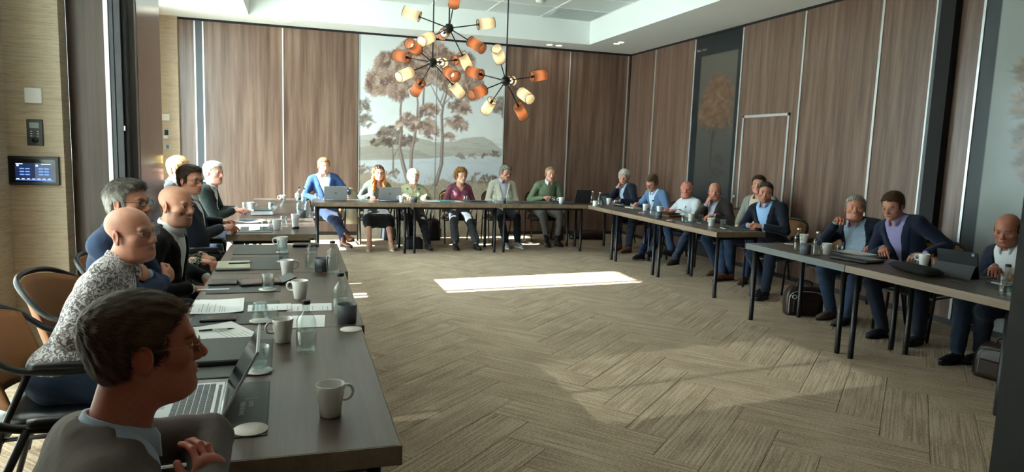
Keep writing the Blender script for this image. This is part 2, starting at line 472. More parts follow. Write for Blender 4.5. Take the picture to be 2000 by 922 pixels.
# ---- window wall
M_FRAME = plain('window_frame_dark', '2b2c2e', .4, .4)
M_PANE = glass('window_glass', 'f2faf8')
def window(name, y0, y1, cuts):
    m = MB()
    m.box(-2.24, -2.16, y0, y1, 0, .05); m.box(-2.24, -2.16, y0, y1, 3.36, 3.42)
    for c in cuts: m.box(-2.23, -2.17, c-.025, c+.025, .05, 3.36)
    w = m.build(name, M_FRAME, kind='structure')
    cc = sorted(cuts)
    for a, b in zip(cc[:-1], cc[1:]):
        MB().box(-2.203, -2.197, a+.025, b-.025, .05, 3.36).build('window_pane', M_PANE, parent=w)
window('window_1', 6.0, 11.25, [6.025, 6.82, 7.56, 8.75, 9.9, 11.0, 11.22])
window('window_2', 1.9, 4.75, [1.925, 2.75, 3.53, 4.26, 4.725])
def curtain(name, y0, y1, mat, label, x=-2.0, amp=.035, lam=.13):
    n = int((y1-y0)/.016); V = []; F = []
    for i in range(n+1):
        y = y0+(y1-y0)*i/n; dx = amp*math.sin(2*math.pi*y/lam)+.01*math.sin(y*31)
        for z in (.02, 1.2, 2.4, 3.40): V.append((x+dx*(1-.3*z/3.4), y, z))
    for i in range(n):
        for k in range(3): F.append((i*4+k, i*4+4+k, i*4+5+k, i*4+1+k))
    o = link(name, mesh_np(name, V, F, [mat])); tag(o, label, 'curtain')
M_SHEER = translucent('sheer_white', 'e9ecea', 0.0, .3)
curtain('sheer_curtain', 7.50, 10.05, M_SHEER, 'white sheer curtain drawn across the far glazing')
curtain('sheer_curtain', 6.05, 6.70, M_SHEER, 'short bundle of white sheer curtain behind the parked wall leaves')
tag(MB().box(-2.08, -2.075, 2.9, 4.32, .02, 3.40).build('screen_blind', translucent('screen_blind', 'c9c6bf', .19, .34)), 'semi-transparent roller screen in front of the near window', 'blind')
curtain('added_dimming_curtain', 1.85, 3.02, translucent('added_dimming_curtain', 'b8b3a8', 0, .72), 'unseen pale curtain added to dim the near window')  # unseen curtain added to hold back daylight around the foreground man
curtain('sheer_curtain', 4.20, 4.75, M_SHEER, 'unseen narrow white sheer added to pass daylight to the pier')  # unseen sheer added so more diffuse daylight reaches the beige pier
MB().box(-60, -2.3, -40, 60, -.5, -.3).build('ground', plain('outdoor_paving', '9a968c', .9), kind='structure')

# ------------------------------------------------------------------ painted landscape panels (flat print, painted stroke by stroke)
class Paint:
    def __init__(s, w, h, res):
        s.w, s.h, s.res = w, h, res
        s.nx, s.nz = int(w/res)+1, int(h/res)+1
        s.X, s.Z = np.meshgrid(np.linspace(0, w, s.nx), np.linspace(0, h, s.nz), indexing='ij')
        s.C = np.zeros((s.nx, s.nz, 3))
    def mix(s, sl, col, a):
        s.C[sl] = s.C[sl]*(1-a[..., None])+np.array(col)*a[..., None]
    def win(s, x0, x1, z0, z1):
        i0 = max(0, int(x0/s.res)); i1 = min(s.nx, int(x1/s.res)+2); j0 = max(0, int(z0/s.res)); j1 = min(s.nz, int(z1/s.res)+2)
        return (slice(i0, max(i0, i1)), slice(j0, max(j0, j1)))
    def line(s, pts, w0, w1, col, op=1.0):
        n = len(pts)-1
        for i in range(n):
            (ax, az), (bx, bz) = pts[i], pts[i+1]
            ra = w0+(w1-w0)*i/n; rb = w0+(w1-w0)*(i+1)/n; r = max(ra, rb)+2*s.res
            sl = s.win(min(ax, bx)-r, max(ax, bx)+r, min(az, bz)-r, max(az, bz)+r)
            X, Z = s.X[sl], s.Z[sl]
            if X.size == 0: continue
            dx, dz = bx-ax, bz-az; L = dx*dx+dz*dz+1e-9
            t = np.clip(((X-ax)*dx+(Z-az)*dz)/L, 0, 1)
            d = np.hypot(X-ax-t*dx, Z-az-t*dz)-(ra+(rb-ra)*t)
            s.mix(sl, col, op*np.clip(.5-d/s.res/1.6, 0, 1))
    def below(s, pts, col, op=1.0, soft=.01):
        xs, zs = zip(*pts); zz = np.interp(s.X[:, 0], xs, zs)
        s.mix((slice(None), slice(None)), col, op*np.clip(.5+(zz[:, None]-s.Z)/soft, 0, 1))
    def clump(s, cx, cz, rx, rz, n, cols, rng, L=.09, spread=.9, up=.25, op=.75, ctr=None):
        """a pad of foliage: small tufts of feathery strokes fanning outwards"""
        for k in range(max(3, n//7)):
            a = rng.uniform(0, 2*math.pi); q = math.sqrt(rng.uniform(0, 1))
            x, z = cx+rx*q*math.cos(a), cz+rz*q*math.sin(a)
            o = ctr or (cx, cz-rz*.6)
            base = math.atan2((z-o[1])+.02+up*.1, (x-o[0]))+rng.normal(0, .35*spread)
            tone = np.array(cols[rng.integers(len(cols))])*rng.uniform(.86, 1.12)
            for j in range(7):
                ang = base+(j-3)*.26+rng.normal(0, .1); l = L*.62*rng.uniform(.6, 1.15)
                x0, z0 = x+.012*(j-3)*-math.sin(base), z+.012*(j-3)*math.cos(base)
                s.line([(x0, z0), (x0+l*.5*math.cos(ang), z0+l*.5*math.sin(ang)), (x0+l*math.cos(ang), z0+l*math.sin(ang))], .0085, .003, tone*(1.0+.10*((j % 3)-1)), op)
    def noise_field(s, rng, cells=(12, 16), amp=.04):
        g = rng.normal(0, 1, (cells[0]+2, cells[1]+2))
        u = np.linspace(0, cells[0], s.nx); v = np.linspace(0, cells[1], s.nz)
        iu = u.astype(int); iv = v.astype(int); fu = (u-iu)[:, None]; fv = (v-iv)[None, :]
        G = lambda a, b: g[np.ix_(iu+a, iv+b)]
        N = G(0, 0)*(1-fu)*(1-fv)+G(1, 0)*fu*(1-fv)+G(0, 1)*(1-fu)*fv+G(1, 1)*fu*fv
        s.C *= (1+amp*N)[..., None]
    def mesh(s, name, mat, axis='y'):
        V = np.zeros((s.nx, s.nz, 3))
        if axis == 'y': V[..., 0] = s.X; V[..., 2] = s.Z
        else: V[..., 1] = -s.X; V[..., 2] = s.Z
        idx = np.arange(s.nx*s.nz).reshape(s.nx, s.nz)
        F = np.stack([idx[:-1, :-1], idx[1:, :-1], idx[1:, 1:], idx[:-1, 1:]], -1).reshape(-1, 4)
        return mesh_np(name, V.reshape(-1, 3), F, [mat], False, np.clip(s.C.reshape(-1, 3), 0, 1))
def colmat(name, rough=.6, bump=0, bscale=300, spec=.3, sss=0, coat=0):
    if name in MATS: return MATS[name]
    t = NT(name); a = t.new('ShaderNodeAttribute'); a.attribute_name = 'col'
    t.link(a.outputs['Color'], t.b.inputs['Base Color']); t.b.inputs['Roughness'].default_value = rough
    t.b.inputs['Specular IOR Level'].default_value = spec
    if coat: t.b.inputs['Coat Weight'].default_value = coat; t.b.inputs['Coat Roughness'].default_value = .08
    if sss:
        t.b.inputs['Subsurface Weight'].default_value = sss; t.b.inputs['Subsurface Radius'].default_value = (.012, .005, .003)
        t.b.inputs['Subsurface Scale'].default_value = .5
    if bump: t.bump(t.noise(t.coords(), bscale, 3), bump, .001)
    MATS[name] = t.m; return t.m
M_MURAL = colmat('painted_wallcovering', .75, .1, 400)
M_GLASSPRINT = colmat('printed_glass', .5, 0, coat=.12)
L3 = lambda h: np.array(lin(h))

rng = np.random.default_rng(11)
MX0, MX1 = .995, 3.59
def PX(px, py):   # photo-crop composition (3.07x crop of the mural) to metres on the print
    X = 1.052+(700+px/3.073-707)/278*2.54-MX0
    y = 60+py/3.073
    top = 66+(700+px/3.073-707)*.0865
    return X, 3.44*(458-y)/(458-top)
mu = Paint(MX1-MX0, 3.44, .0085)
sky0, sky1 = L3('d3d6d5'), L3('c9cccb')
mu.C[:] = sky0+(sky1-sky0)*np.clip((mu.Z-1.2)/2.2, 0, 1)[..., None]
mu.C += (L3('d6d2ca')-mu.C)*np.clip(1-np.abs(mu.Z-1.75)/.5, 0, 1)[..., None]*.5
# far hill, nearer hills, lake, shore
mu.below([PX(x, y) for x, y in ((0, 620), (120, 605), (250, 625), (420, 660), (560, 660), (620, 640), (680, 632), (750, 630), (800, 655), (870, 710), (922, 715))], L3('aeaaa2'))
mu.below([PX(x, y) for x, y in ((0, 640), (120, 655), (230, 650), (330, 630), (420, 650), (500, 690), (620, 690), (720, 700), (922, 730))], L3('a8a298'))
mu.below([PX(x, y) for x, y in ((0, 690), (100, 680), (220, 700), (360, 710), (420, 745), (600, 745), (922, 750))], L3('9a9387'))
for k in range(260):
    x, y = rng.uniform(0, 900), rng.uniform(640, 745)
    mu.line([PX(x, y), PX(x+rng.uniform(20, 90), y+rng.uniform(0, 14))], .006, .003, L3(('8a8474', 'b3ada0', '9a9585')[k % 3]), .28)
mu.below([PX(x, y) for x, y in ((0, 768), (200, 765), (420, 758), (560, 745), (922, 748))], L3('bfc2c4'))
mu.below([PX(x, y) for x, y in ((0, 830), (922, 800))], L3('bcc0c6'), .6, .5)
for k in range(40):
    x = rng.uniform(0, 880); mu.line([PX(x, rng.uniform(755, 800)), PX(x+rng.uniform(40, 120), rng.uniform(760, 800))], .012, .004, L3('a3a6a8'), .2)
mu.below([PX(x, y) for x, y in ((0, 840), (120, 850), (230, 905), (420, 920), (500, 880), (560, 905), (680, 890), (740, 900), (922, 900))], L3('9d8f7d'), 1, .03)
mu.below([PX(x, y) for x, y in ((0, 960), (922, 955))], L3('b3a68f'), .7, .3)
for k in range(900):
    x, y = rng.uniform(0, 920), rng.uniform(880, 1230)
    a = PX(x, y); mu.line([a, (a[0]+rng.uniform(-.06, .06), a[1]+rng.uniform(.02, .12))], .009, .003, L3(('6f5d4e', 'bfb29c', '8c7b69', 'a89a84')[k % 4]), .45)
for x, y, rx, n in ((60, 830, .16, 120), (200, 850, .12, 80), (740, 880, .16, 120), (820, 890, .12, 70), (610, 745, .07, 40), (680, 747, .05, 25), (800, 740, .16, 60)):
    a = PX(x, y); mu.clump(a[0], a[1], rx, rx*.6, n, [L3('7a6a5c'), L3('978878'), L3('5f5148')], rng, .06)
br = [L3('7c6257'), L3('94786b'), L3('a98d7f'), L3('69534a'), L3('bba597')]
# small pine in the middle distance
for x, y, rx in ((180, 610, .2), (130, 665, .2), (210, 655, .28), (280, 640, .18), (180, 585, .14), (270, 665, .14)):
    a = PX(x, y); mu.clump(a[0], a[1], rx, .05, int(900*rx), [L3('54443c'), L3('6d5b50'), L3('85756a')], rng, .07, up=.9)
mu.line([PX(205, 845), PX(205, 760), PX(200, 690), PX(195, 620)], .016, .006, L3('7b6a60'))
mu.line([PX(205, 750), PX(235, 690)], .01, .005, L3('7b6a60'))
# tall trees: trunks
tk = L3('75635b'); tl = L3('ada096')
def trunk(pts, w0, w1):
    p = [PX(*q) for q in pts]; mu.line(p, w0, w1, tk)
    mu.line([(x-w0*.3, z) for x, z in p], w0*.35, w1*.3, tl, .7)
trunk([(300, 915), (265, 800), (240, 690), (252, 600), (243, 470), (250, 380)], .040, .012)
trunk([(250, 400), (272, 370), (275, 330)], .016, .006)
trunk([(310, 840), (312, 720), (340, 560), (375, 470), (380, 340), (365, 280)], .032, .011)
trunk([(340, 560), (345, 430), (335, 350), (350, 290)], .02, .008)
trunk([(460, 915), (492, 790), (495, 640), (487, 500), (497, 430), (520, 350), (560, 280)], .036, .011)
trunk([(490, 450), (455, 390), (420, 320)], .016, .006); trunk([(480, 420), (500, 360), (490, 290)], .012, .006)
trunk([(497, 440), (540, 390), (600, 370)], .011, .004); trunk([(487, 530), (530, 512), (570, 530)], .009, .003); trunk([(490, 600), (520, 620)], .007, .003)
# crowns
pads = [(330, 150, .20), (250, 190, .24), (180, 230, .22), (140, 290, .22), (110, 330, .14), (210, 310, .24), (290, 260, .26), (380, 190, .24), (370, 270, .24), (230, 360, .14), (430, 240, .22), (480, 170, .18), (300, 110, .13),
        (450, 120, .12), (540, 220, .22), (600, 260, .22), (560, 320, .22), (650, 310, .20), (680, 350, .14), (610, 180, .14), (640, 370, .14), (500, 300, .16), (160, 180, .12)]
for x, y, r in pads:
    a = PX(x, y); mu.clump(a[0], a[1], r*1.18, r*.78, int(4200*r), br, rng, .115, up=.15, ctr=PX(400, 330), op=.85)
for x, y, rx, rz in ((300, 530, .17, .10), (270, 560, .14, .08), (400, 480, .15, .09), (430, 460, .12, .07), (400, 560, .16, .08), (430, 600, .12, .09), (350, 570, .12, .08), (590, 450, .18, .10), (620, 470, .12, .05), (600, 560, .12, .07), (580, 530, .06, .08), (530, 550, .05, .06), (535, 630, .07, .05),
                     (35, 440, .09, .1), (50, 530, .11, .08), (850, 440, .1, .13), (845, 480, .1, .08)):
    a = PX(x, y); mu.clump(a[0], a[1], rx, rz, int(1500*rx), br if 100 < x < 800 else [L3('7d7268'), L3('958b80'), L3('6a5f57')], rng, .085, up=0)
mu.noise_field(rng, (18, 24), .015)
mural = thing('mural_panel', 'pale landscape wallcovering with tall brown trees beside a lake', 'mural', (MX0, YB-.004, .0))
full = mu.C.copy(); ns = int(round((2.336-MX0)/mu.res))
def sub(i0, i1, x):
    q = Paint.__new__(Paint); q.res = mu.res; q.nx = i1-i0; q.nz = mu.nz; q.X = mu.X[i0:i1]-mu.X[i0, 0]; q.Z = mu.Z[i0:i1]; q.C = full[i0:i1]
    link('print_sheet', q.mesh('print_sheet', M_MURAL), mural, (mu.X[i0, 0]+x, 0, 0))
sub(0, ns, -.002); sub(ns-1, mu.nx, .004)
MB().box(.0, MX1-MX0, .002, .06, 0, 3.425).build('backing_board', plain('board_edge', 'b9bab6', .6), parent=mural)
m = MB(); m.box(2.336-MX0-.004, 2.336-MX0+.004, -.006, .004, .06, 3.42); m.build('metal_strip', M_ALU, parent=mural)
m = MB(); m.box(-.004, .012, -.012, .03, .06, 3.42); m.build('metal_strip', M_ALU, parent=mural)
m = MB(); m.box(MX1-MX0-.012, MX1-MX0+.004, -.012, .03, .06, 3.42); m.build('metal_strip', M_ALU, parent=mural)

# dark glass doors with a printed tree in the right wall
def glass_print(name, y_hi, y_lo, label, light, y1f, y0f, top, seed):
    """frame from y_hi (far) to y_lo (near); print window y1f..y0f"""
    r = np.random.default_rng(seed)
    P = Paint(y_hi-y_lo, 3.36, .0125)
    dark, mid = (L3('1c2022'), L3('4a4a46')) if not light else (L3('3c4448'), L3('939a97'))
    P.C[:] = dark
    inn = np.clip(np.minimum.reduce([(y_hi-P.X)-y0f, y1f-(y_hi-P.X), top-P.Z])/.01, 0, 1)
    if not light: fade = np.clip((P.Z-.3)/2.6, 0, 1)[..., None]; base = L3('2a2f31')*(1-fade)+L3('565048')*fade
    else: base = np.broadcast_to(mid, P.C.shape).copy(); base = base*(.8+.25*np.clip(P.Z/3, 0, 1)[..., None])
    P.C = P.C*(1-inn[..., None])+base*inn[..., None]
    keep = P.C.copy()
    if not light:
        cols = [L3('5e4434'), L3('6e5240'), L3('4a372c'), L3('7d6048')]
        P.line([(.62, .2), (.64, .9), (.60, 1.45), (.62, 1.9)], .03, .02, L3('382d27'))
        for x, z in ((.42, 2.15), (.8, 2.2), (.55, 2.4), (.72, 2.3)): P.line([(.62, 1.75), ((.62+x)/2, (1.75+z)/2-.05), (x, z)], .014, .005, L3('3c3029'))
        for x, z, rr in ((.4, 2.1, .18), (.55, 2.3, .24), (.78, 2.35, .24), (.85, 2.1, .16), (.65, 2.55, .2), (.45, 2.4, .14), (.88, 2.5, .14), (.6, 2.1, .18)):
            P.clump(x, z, rr*1.2, rr, int(3000*rr), cols, r, .12, op=.4, ctr=(.62, 1.5))
        for x, z, rr in ((.8, 1.45, .14), (.7, 1.25, .18), (.9, 1.25, .12)): P.clump(x, z, rr, rr*.4, int(1200*rr), [L3('37322e'), L3('403934')], r, .08, op=.5)
        P.below([(0, .75), (1.3, .9)], L3('31373a'), .4, .2)
    else:
        cols = [L3('6e675f'), L3('857a6d'), L3('a08c74'), L3('5b564f')]
        for x, z, rr in ((.62, 2.35, .22), (.85, 2.3, .22), (.58, 2.05, .18), (.9, 1.65, .22), (.65, 1.75, .2), (.72, 1.5, .2), (.95, 1.35, .18), (1.0, 2.2, .2)):
            P.clump(x, z, rr*1.15, rr*.7, int(2600*rr), cols, r, .13, op=.55, ctr=(x, z-.3))
        P.line([(.66, .0), (.7, .6), (.66, 1.1), (.75, 1.5)], .03, .015, L3('6f675e')); P.line([(.68, .9), (.9, 1.3)], .02, .01, L3('6f675e'))
        P.below([(0, 1.0), (1.3, .9)], L3('9da5aa'), .4, .3)
    P.C = keep*(1-inn[..., None])+P.C*inn[..., None]
    t = link(name, None, None, (XR-.002, y_hi, .06), 0, kind='structure')
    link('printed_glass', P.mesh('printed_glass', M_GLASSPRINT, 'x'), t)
    MB().box(.003, .06, -(y_hi-y_lo), 0, 0, 3.36).build('door_leaf', plain('dark_leaf', '17191b', .5), parent=t)
    return t
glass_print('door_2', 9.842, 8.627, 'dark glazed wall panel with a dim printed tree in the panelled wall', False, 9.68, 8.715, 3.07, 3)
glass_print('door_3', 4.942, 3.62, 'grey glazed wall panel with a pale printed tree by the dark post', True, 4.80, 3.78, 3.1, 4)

# ------------------------------------------------------------------ tables
TH, TT = .745, .056
def table(label, x0, x1, y0, y1, edge=None, legs='all', inset=.07, group=None):
    cx, cy = (x0+x1)/2, (y0+y1)/2; w, d = (x1-x0)/2, (y1-y0)/2
    t = thing('conference_table', label, 'table', (cx, cy, 0))
    MB().box(-w+.003, w-.003, -d+.003, d-.003, TH-TT+.002, TH, .002).build('tabletop', M_TABLE, parent=t)
    m = MB()
    for a in ((-w, -w+.003, -d, d), (w-.003, w, -d, d), (-w, w, -d, -d+.003), (-w, w, d-.003, d)): m.box(*a, TH-TT, TH-.0008)
    m.build('edge_band', edge or M_TEDGE, parent=t)
    for sx in (-1, 1):
        for sy in (-1, 1):
            m = MB(); x, y = sx*(w-inset), sy*(d-inset); m.lathe([(.021, 0), (.0215, .012), (.0215, TH-TT-.004)], 16, (x, y, 0)); m.build('leg', M_BLK, parent=t)
    for sy in (-1, 1): MB().box(-w+inset, w-inset, sy*(d-inset)-.015, sy*(d-inset)+.015, TH-TT-.035, TH-TT).build('frame_rail', M_BLK, parent=t)
    return t
table('walnut conference table with the open silver laptop, nearest the camera', -.50, .268, 1.773, 3.062)
table('walnut conference table under the loose papers, second in the near row', -.502, .284, 3.066, 4.43)
table('walnut conference table with the open notebook, third in the near row', -.505, .305, 4.434, 5.72)
table('walnut conference table end-on to the near row, with papers and pen hands', -.60, .157, 6.345, 7.75)
table('walnut conference table between two stretches of the far left row', -.60, .145, 7.754, 9.15)
table('walnut conference table running up to the back row, by the checked jacket', -.60, .130, 9.154, 10.56)
table('walnut conference table of the back row with two silver laptops', .19, 1.56, 9.865, 10.575)
table('walnut conference table of the back row before the curly-haired woman', 1.564, 2.932, 9.865, 10.575)
table('walnut conference table of the back row before the green jumper', 2.936, 4.352, 9.865, 10.575)
table('walnut conference table at the back corner of the right row', 4.357, 5.03, 9.02, 10.575)
table('walnut conference table with the brown leather folder', 4.357, 5.03, 7.78, 9.016)
table('walnut conference table ending the far right row, under clasped hands', 4.357, 4.985, 6.38, 7.776)
table('conference table with a grey front edge and two bottles', 4.13, 4.83, 4.30, 5.56, M_GREY_EDGE)
table('walnut conference table with the black tablet, by the dark jamb', 4.13, 4.83, 2.95, 4.296)

# ------------------------------------------------------------------ chairs
M_TAN = plain('tan_suede', '8a5a30', .75, noise=.18, nscale=9, bump=.15, bscale=120)
M_SEAT = plain('black_leather', '15171b', .32, noise=.1, bump=.1, bscale=300)
_chair_proto = None
def smooth_path(pts, n=6):
    P = [np.array(p, float) for p in pts]; P = [2*P[0]-P[1]]+P+[2*P[-1]-P[-2]]; out = []
    for i in range(1, len(P)-2):
        for k in range(n):
            t = k/n; a, b, c, d = P[i-1:i+3]
            out.append(.5*(2*b+(c-a)*t+(2*a-5*b+4*c-d)*t*t+(3*b-a-3*c+d)*t**3))
    return out+[P[-2]]
def make_chair(label, loc, rz):
    t = thing('armchair', label, 'chair', loc, rz, 'armchairs round the tables')
    m = MB(); ring = lambda k, z: [(x*k, y*k-.0, z) for x, y in [(.235*math.copysign(abs(math.cos(a))**.5, math.cos(a)), .225*math.copysign(abs(math.sin(a))**.5, math.sin(a))) for a in [2*math.pi*i/28 for i in range(28)]]]
    m.sweep([ring(.96, .405), ring(1, .42), ring(1, .445), ring(.96, .462), ring(.7, .468)]); m.build('seat', M_SEAT, parent=t)
    # curved padded back
    sec = []; n = 18
    for i in range(n+1):
        u = -1+2*i/n; a = u*1.02; x = .245*math.sin(a)/math.sin(1.02); y = -.275+.13*(1-math.cos(a))/(1-math.cos(1.02))*.9
        nx, ny = math.sin(a)*.6, -math.cos(a); ring_ = []
        top = .835-.055*abs(u)**2.2; bot = .50
        for q in range(10):
            w = q/9; z = bot+(top-bot)*w; lean = -.10*(w-.3); ring_.append((x-nx*-.012*0, y+lean-ny*.016*math.sin(math.pi*min(1, .15+w*.7)), z))
        for q in range(9, -1, -1):
            w = q/9; z = bot+(top-bot)*w; lean = -.10*(w-.3); ring_.append((x, y+lean+ny*.014, z))
        sec.append(ring_)
    m = MB(); m.sweep(sec); m.build('backrest', M_TAN, parent=t)
    m = MB()
    rail = smooth_path([(.285, .17, .655), (.29, .0, .662), (.285, -.13, .685), (.255, -.24, .775), (.16, -.325, .838), (0, -.355, .852), (-.16, -.325, .838), (-.255, -.24, .775), (-.285, -.13, .685), (-.29, .0, .662), (-.285, .17, .655)])
    m.tube(rail, .0145, 8); m.build('arm_rail', M_BLK, parent=t)
    for s in (-1, 1):
        m = MB(); m.tube(smooth_path([(s*.287, -.06, .682), (s*.29, .02, .684), (s*.286, .16, .678)], 3), [.017]*7, 8); m.build('armrest_pad', M_SEAT, parent=t)
        MB().tube([(s*.285, .165, .655), (s*.275, .175, .62), (s*.255, .205, .012)], .0125, 8).build('leg', M_BLK, parent=t)
        MB().tube([(s*.285, -.06, .668), (s*.265, -.16, .44), (s*.245, -.275, .012)], .0125, 8).build('leg', M_BLK, parent=t)
        MB().tube([(s*.262, .19, .40), (s*.26, -.17, .40)], .009, 6).build('side_rail', M_BLK, parent=t)
    m = MB(); m.box(-.26, .26, .16, .185, .385, .405); m.box(-.26, .26, -.185, -.16, .385, .405); m.build('seat_frame', M_BLK, parent=t)
    return t
def chair(x, y, th, label):
    global _chair_proto
    rz = math.radians(th-90)
    if _chair_proto is None: _chair_proto = make_chair(label, (x, y, 0), rz); return _chair_proto
    return dup(_chair_proto, (x, y, 0), rz, label)

# ------------------------------------------------------------------ figures: smooth bodies grown from distance fields
f32 = np.float32
class Fld:
    def __init__(s, lo, hi, h):
        s.lo = np.array(lo, float); s.h = h
        s.n = np.maximum(4, np.ceil((np.array(hi, float)-s.lo)/h).astype(int)+1)
        ax = [(s.lo[i]+h*np.arange(s.n[i])).astype(f32) for i in range(3)]
        s.X, s.Y, s.Z = np.meshgrid(*ax, indexing='ij', sparse=False)
        s.D = np.full(tuple(s.n), .5, f32)
    def win(s, lo, hi, m):
        i0 = np.clip(np.floor((np.array(lo)-m-s.lo)/s.h).astype(int), 0, s.n); i1 = np.clip(np.ceil((np.array(hi)+m-s.lo)/s.h).astype(int)+1, 0, s.n)
        return tuple(slice(a, max(a, b)) for a, b in zip(i0, i1))
    def op(s, sl, d, mode, k):
        a = s.D[sl]
        if mode == 'sub': d = -d; a2, d2 = -a, -d
        if mode == 'add':
            h = np.maximum(k-np.abs(a-d), 0)/k; s.D[sl] = np.minimum(a, d)-h*h*k*.25
        else:
            h = np.maximum(k-np.abs(a-d), 0)/k; s.D[sl] = np.maximum(a, d)+h*h*k*.25
    def ell(s, c, r, k=.02, mode='add', M=None):
        c = np.array(c, float); r = np.array(r if hasattr(r, '__len__') else (r, r, r), float)
        R = max(r); rr = r if M is None else np.array([R, R, R])
        sl = s.win(c-rr, c+rr, k+2.5*s.h)
        X, Y, Z = s.X[sl]-f32(c[0]), s.Y[sl]-f32(c[1]), s.Z[sl]-f32(c[2])
        if X.size == 0: return s
        if M is not None:
            M = np.asarray(M, f32); X, Y, Z = (M[0, 0]*X+M[0, 1]*Y+M[0, 2]*Z, M[1, 0]*X+M[1, 1]*Y+M[1, 2]*Z, M[2, 0]*X+M[2, 1]*Y+M[2, 2]*Z)
        q = np.sqrt((X/r[0])**2+(Y/r[1])**2+(Z/r[2])**2); g = np.sqrt((X/r[0]**2)**2+(Y/r[1]**2)**2+(Z/r[2]**2)**2)+1e-6
        s.op(sl, (q*(q-1)/g).astype(f32), mode, k); return s
    def capd(s, sl, a, b, ra, rb):
        X, Y, Z = s.X[sl]-f32(a[0]), s.Y[sl]-f32(a[1]), s.Z[sl]-f32(a[2])
        d = np.array(b, float)-np.array(a, float); L = float(d@d)+1e-9
        t = np.clip((X*f32(d[0])+Y*f32(d[1])+Z*f32(d[2]))/f32(L), 0, 1)
        return np.sqrt((X-t*f32(d[0]))**2+(Y-t*f32(d[1]))**2+(Z-t*f32(d[2]))**2)-(ra+(rb-ra)*t)
    def cap(s, a, b, ra, rb=None, k=.02, mode='add'):
        rb = ra if rb is None else rb; a = np.array(a, float); b = np.array(b, float)
        R = max(ra, rb); sl = s.win(np.minimum(a, b)-R, np.maximum(a, b)+R, k+2.5*s.h)
        if s.X[sl].size == 0: return s
        s.op(sl, s.capd(sl, a, b, ra, rb).astype(f32), mode, k); return s
    def mesh(s):
        return nets(s.D, s.lo, s.h)
def nets(D, lo, h):
    """surface nets: quads"""
    D = D.copy(); 
    D[0], D[-1] = np.maximum(D[0], 1e-3), np.maximum(D[-1], 1e-3); D[:, 0] = np.maximum(D[:, 0], 1e-3); D[:, -1] = np.maximum(D[:, -1], 1e-3); D[:, :, 0] = np.maximum(D[:, :, 0], 1e-3); D[:, :, -1] = np.maximum(D[:, :, -1], 1e-3)
    S = D < 0
    c = [(i, j, k) for i in (0, 1) for j in (0, 1) for k in (0, 1)]
    nx, ny, nz = D.shape
    sh = lambda A, q: A[q[0]:nx-1+q[0], q[1]:ny-1+q[1], q[2]:nz-1+q[2]]
    cnt = sum(sh(S, q).astype(np.int8) for q in c)
    act = (cnt > 0) & (cnt < 8)
    I, J, K = np.nonzero(act); n = len(I)
    if n == 0: return np.zeros((0, 3)), np.zeros((0, 4), int)
    idx = np.full(act.shape, -1, np.int64); idx[I, J, K] = np.arange(n)
    pos = np.zeros((n, 3)); w = np.zeros(n)
    for q in c:
        for a in range(3):
            if q[a]: continue
            q2 = list(q); q2[a] = 1
            d0 = D[I+q[0], J+q[1], K+q[2]]; d1 = D[I+q2[0], J+q2[1], K+q2[2]]
            m = (d0 < 0) != (d1 < 0)
            t = np.where(m, d0/np.where(m, d0-d1, 1), 0)
            p = np.stack([np.full(n, q[0], float), np.full(n, q[1], float), np.full(n, q[2], float)], 1); p[:, a] = t
            pos += p*m[:, None]; w += m
    pos = pos/w[:, None]+np.stack([I, J, K], 1)
    V = lo+pos*h; F = []
    for a in range(3):
        b, d = (a+1) % 3, (a+2) % 3
        s0 = [slice(0, None)]*3; s1 = [slice(0, None)]*3; s0[a] = slice(0, -1); s1[a] = slice(1, None)
        A, B = S[tuple(s0)], S[tuple(s1)]
        e = np.nonzero(A != B)
        ok = (e[b] > 0) & (e[d] > 0) & (e[b] < D.shape[b]-1) & (e[d] < D.shape[d]-1)
        e = [q[ok] for q in e]; fl = A[tuple(e)]
        def g(ob, od):
            z = [q.copy() for q in e]; z[b] = z[b]-ob; z[d] = z[d]-od; return idx[tuple(z)]
        q = np.stack([g(1, 1), g(0, 1), g(0, 0), g(1, 0)], 1)
        q[~fl] = q[~fl][:, ::-1]; F.append(q)
    return V, np.concatenate(F)
def nrm(v): v = np.array(v, float); return v/(np.linalg.norm(v)+1e-9)
def vnormals(V, F):
    n = np.cross(V[F[:, 2]]-V[F[:, 0]], V[F[:, 3]]-V[F[:, 1]]); N = np.zeros_like(V)
    for i in range(4): np.add.at(N, F[:, i], n)
    return N/(np.linalg.norm(N, axis=1)[:, None]+1e-9)

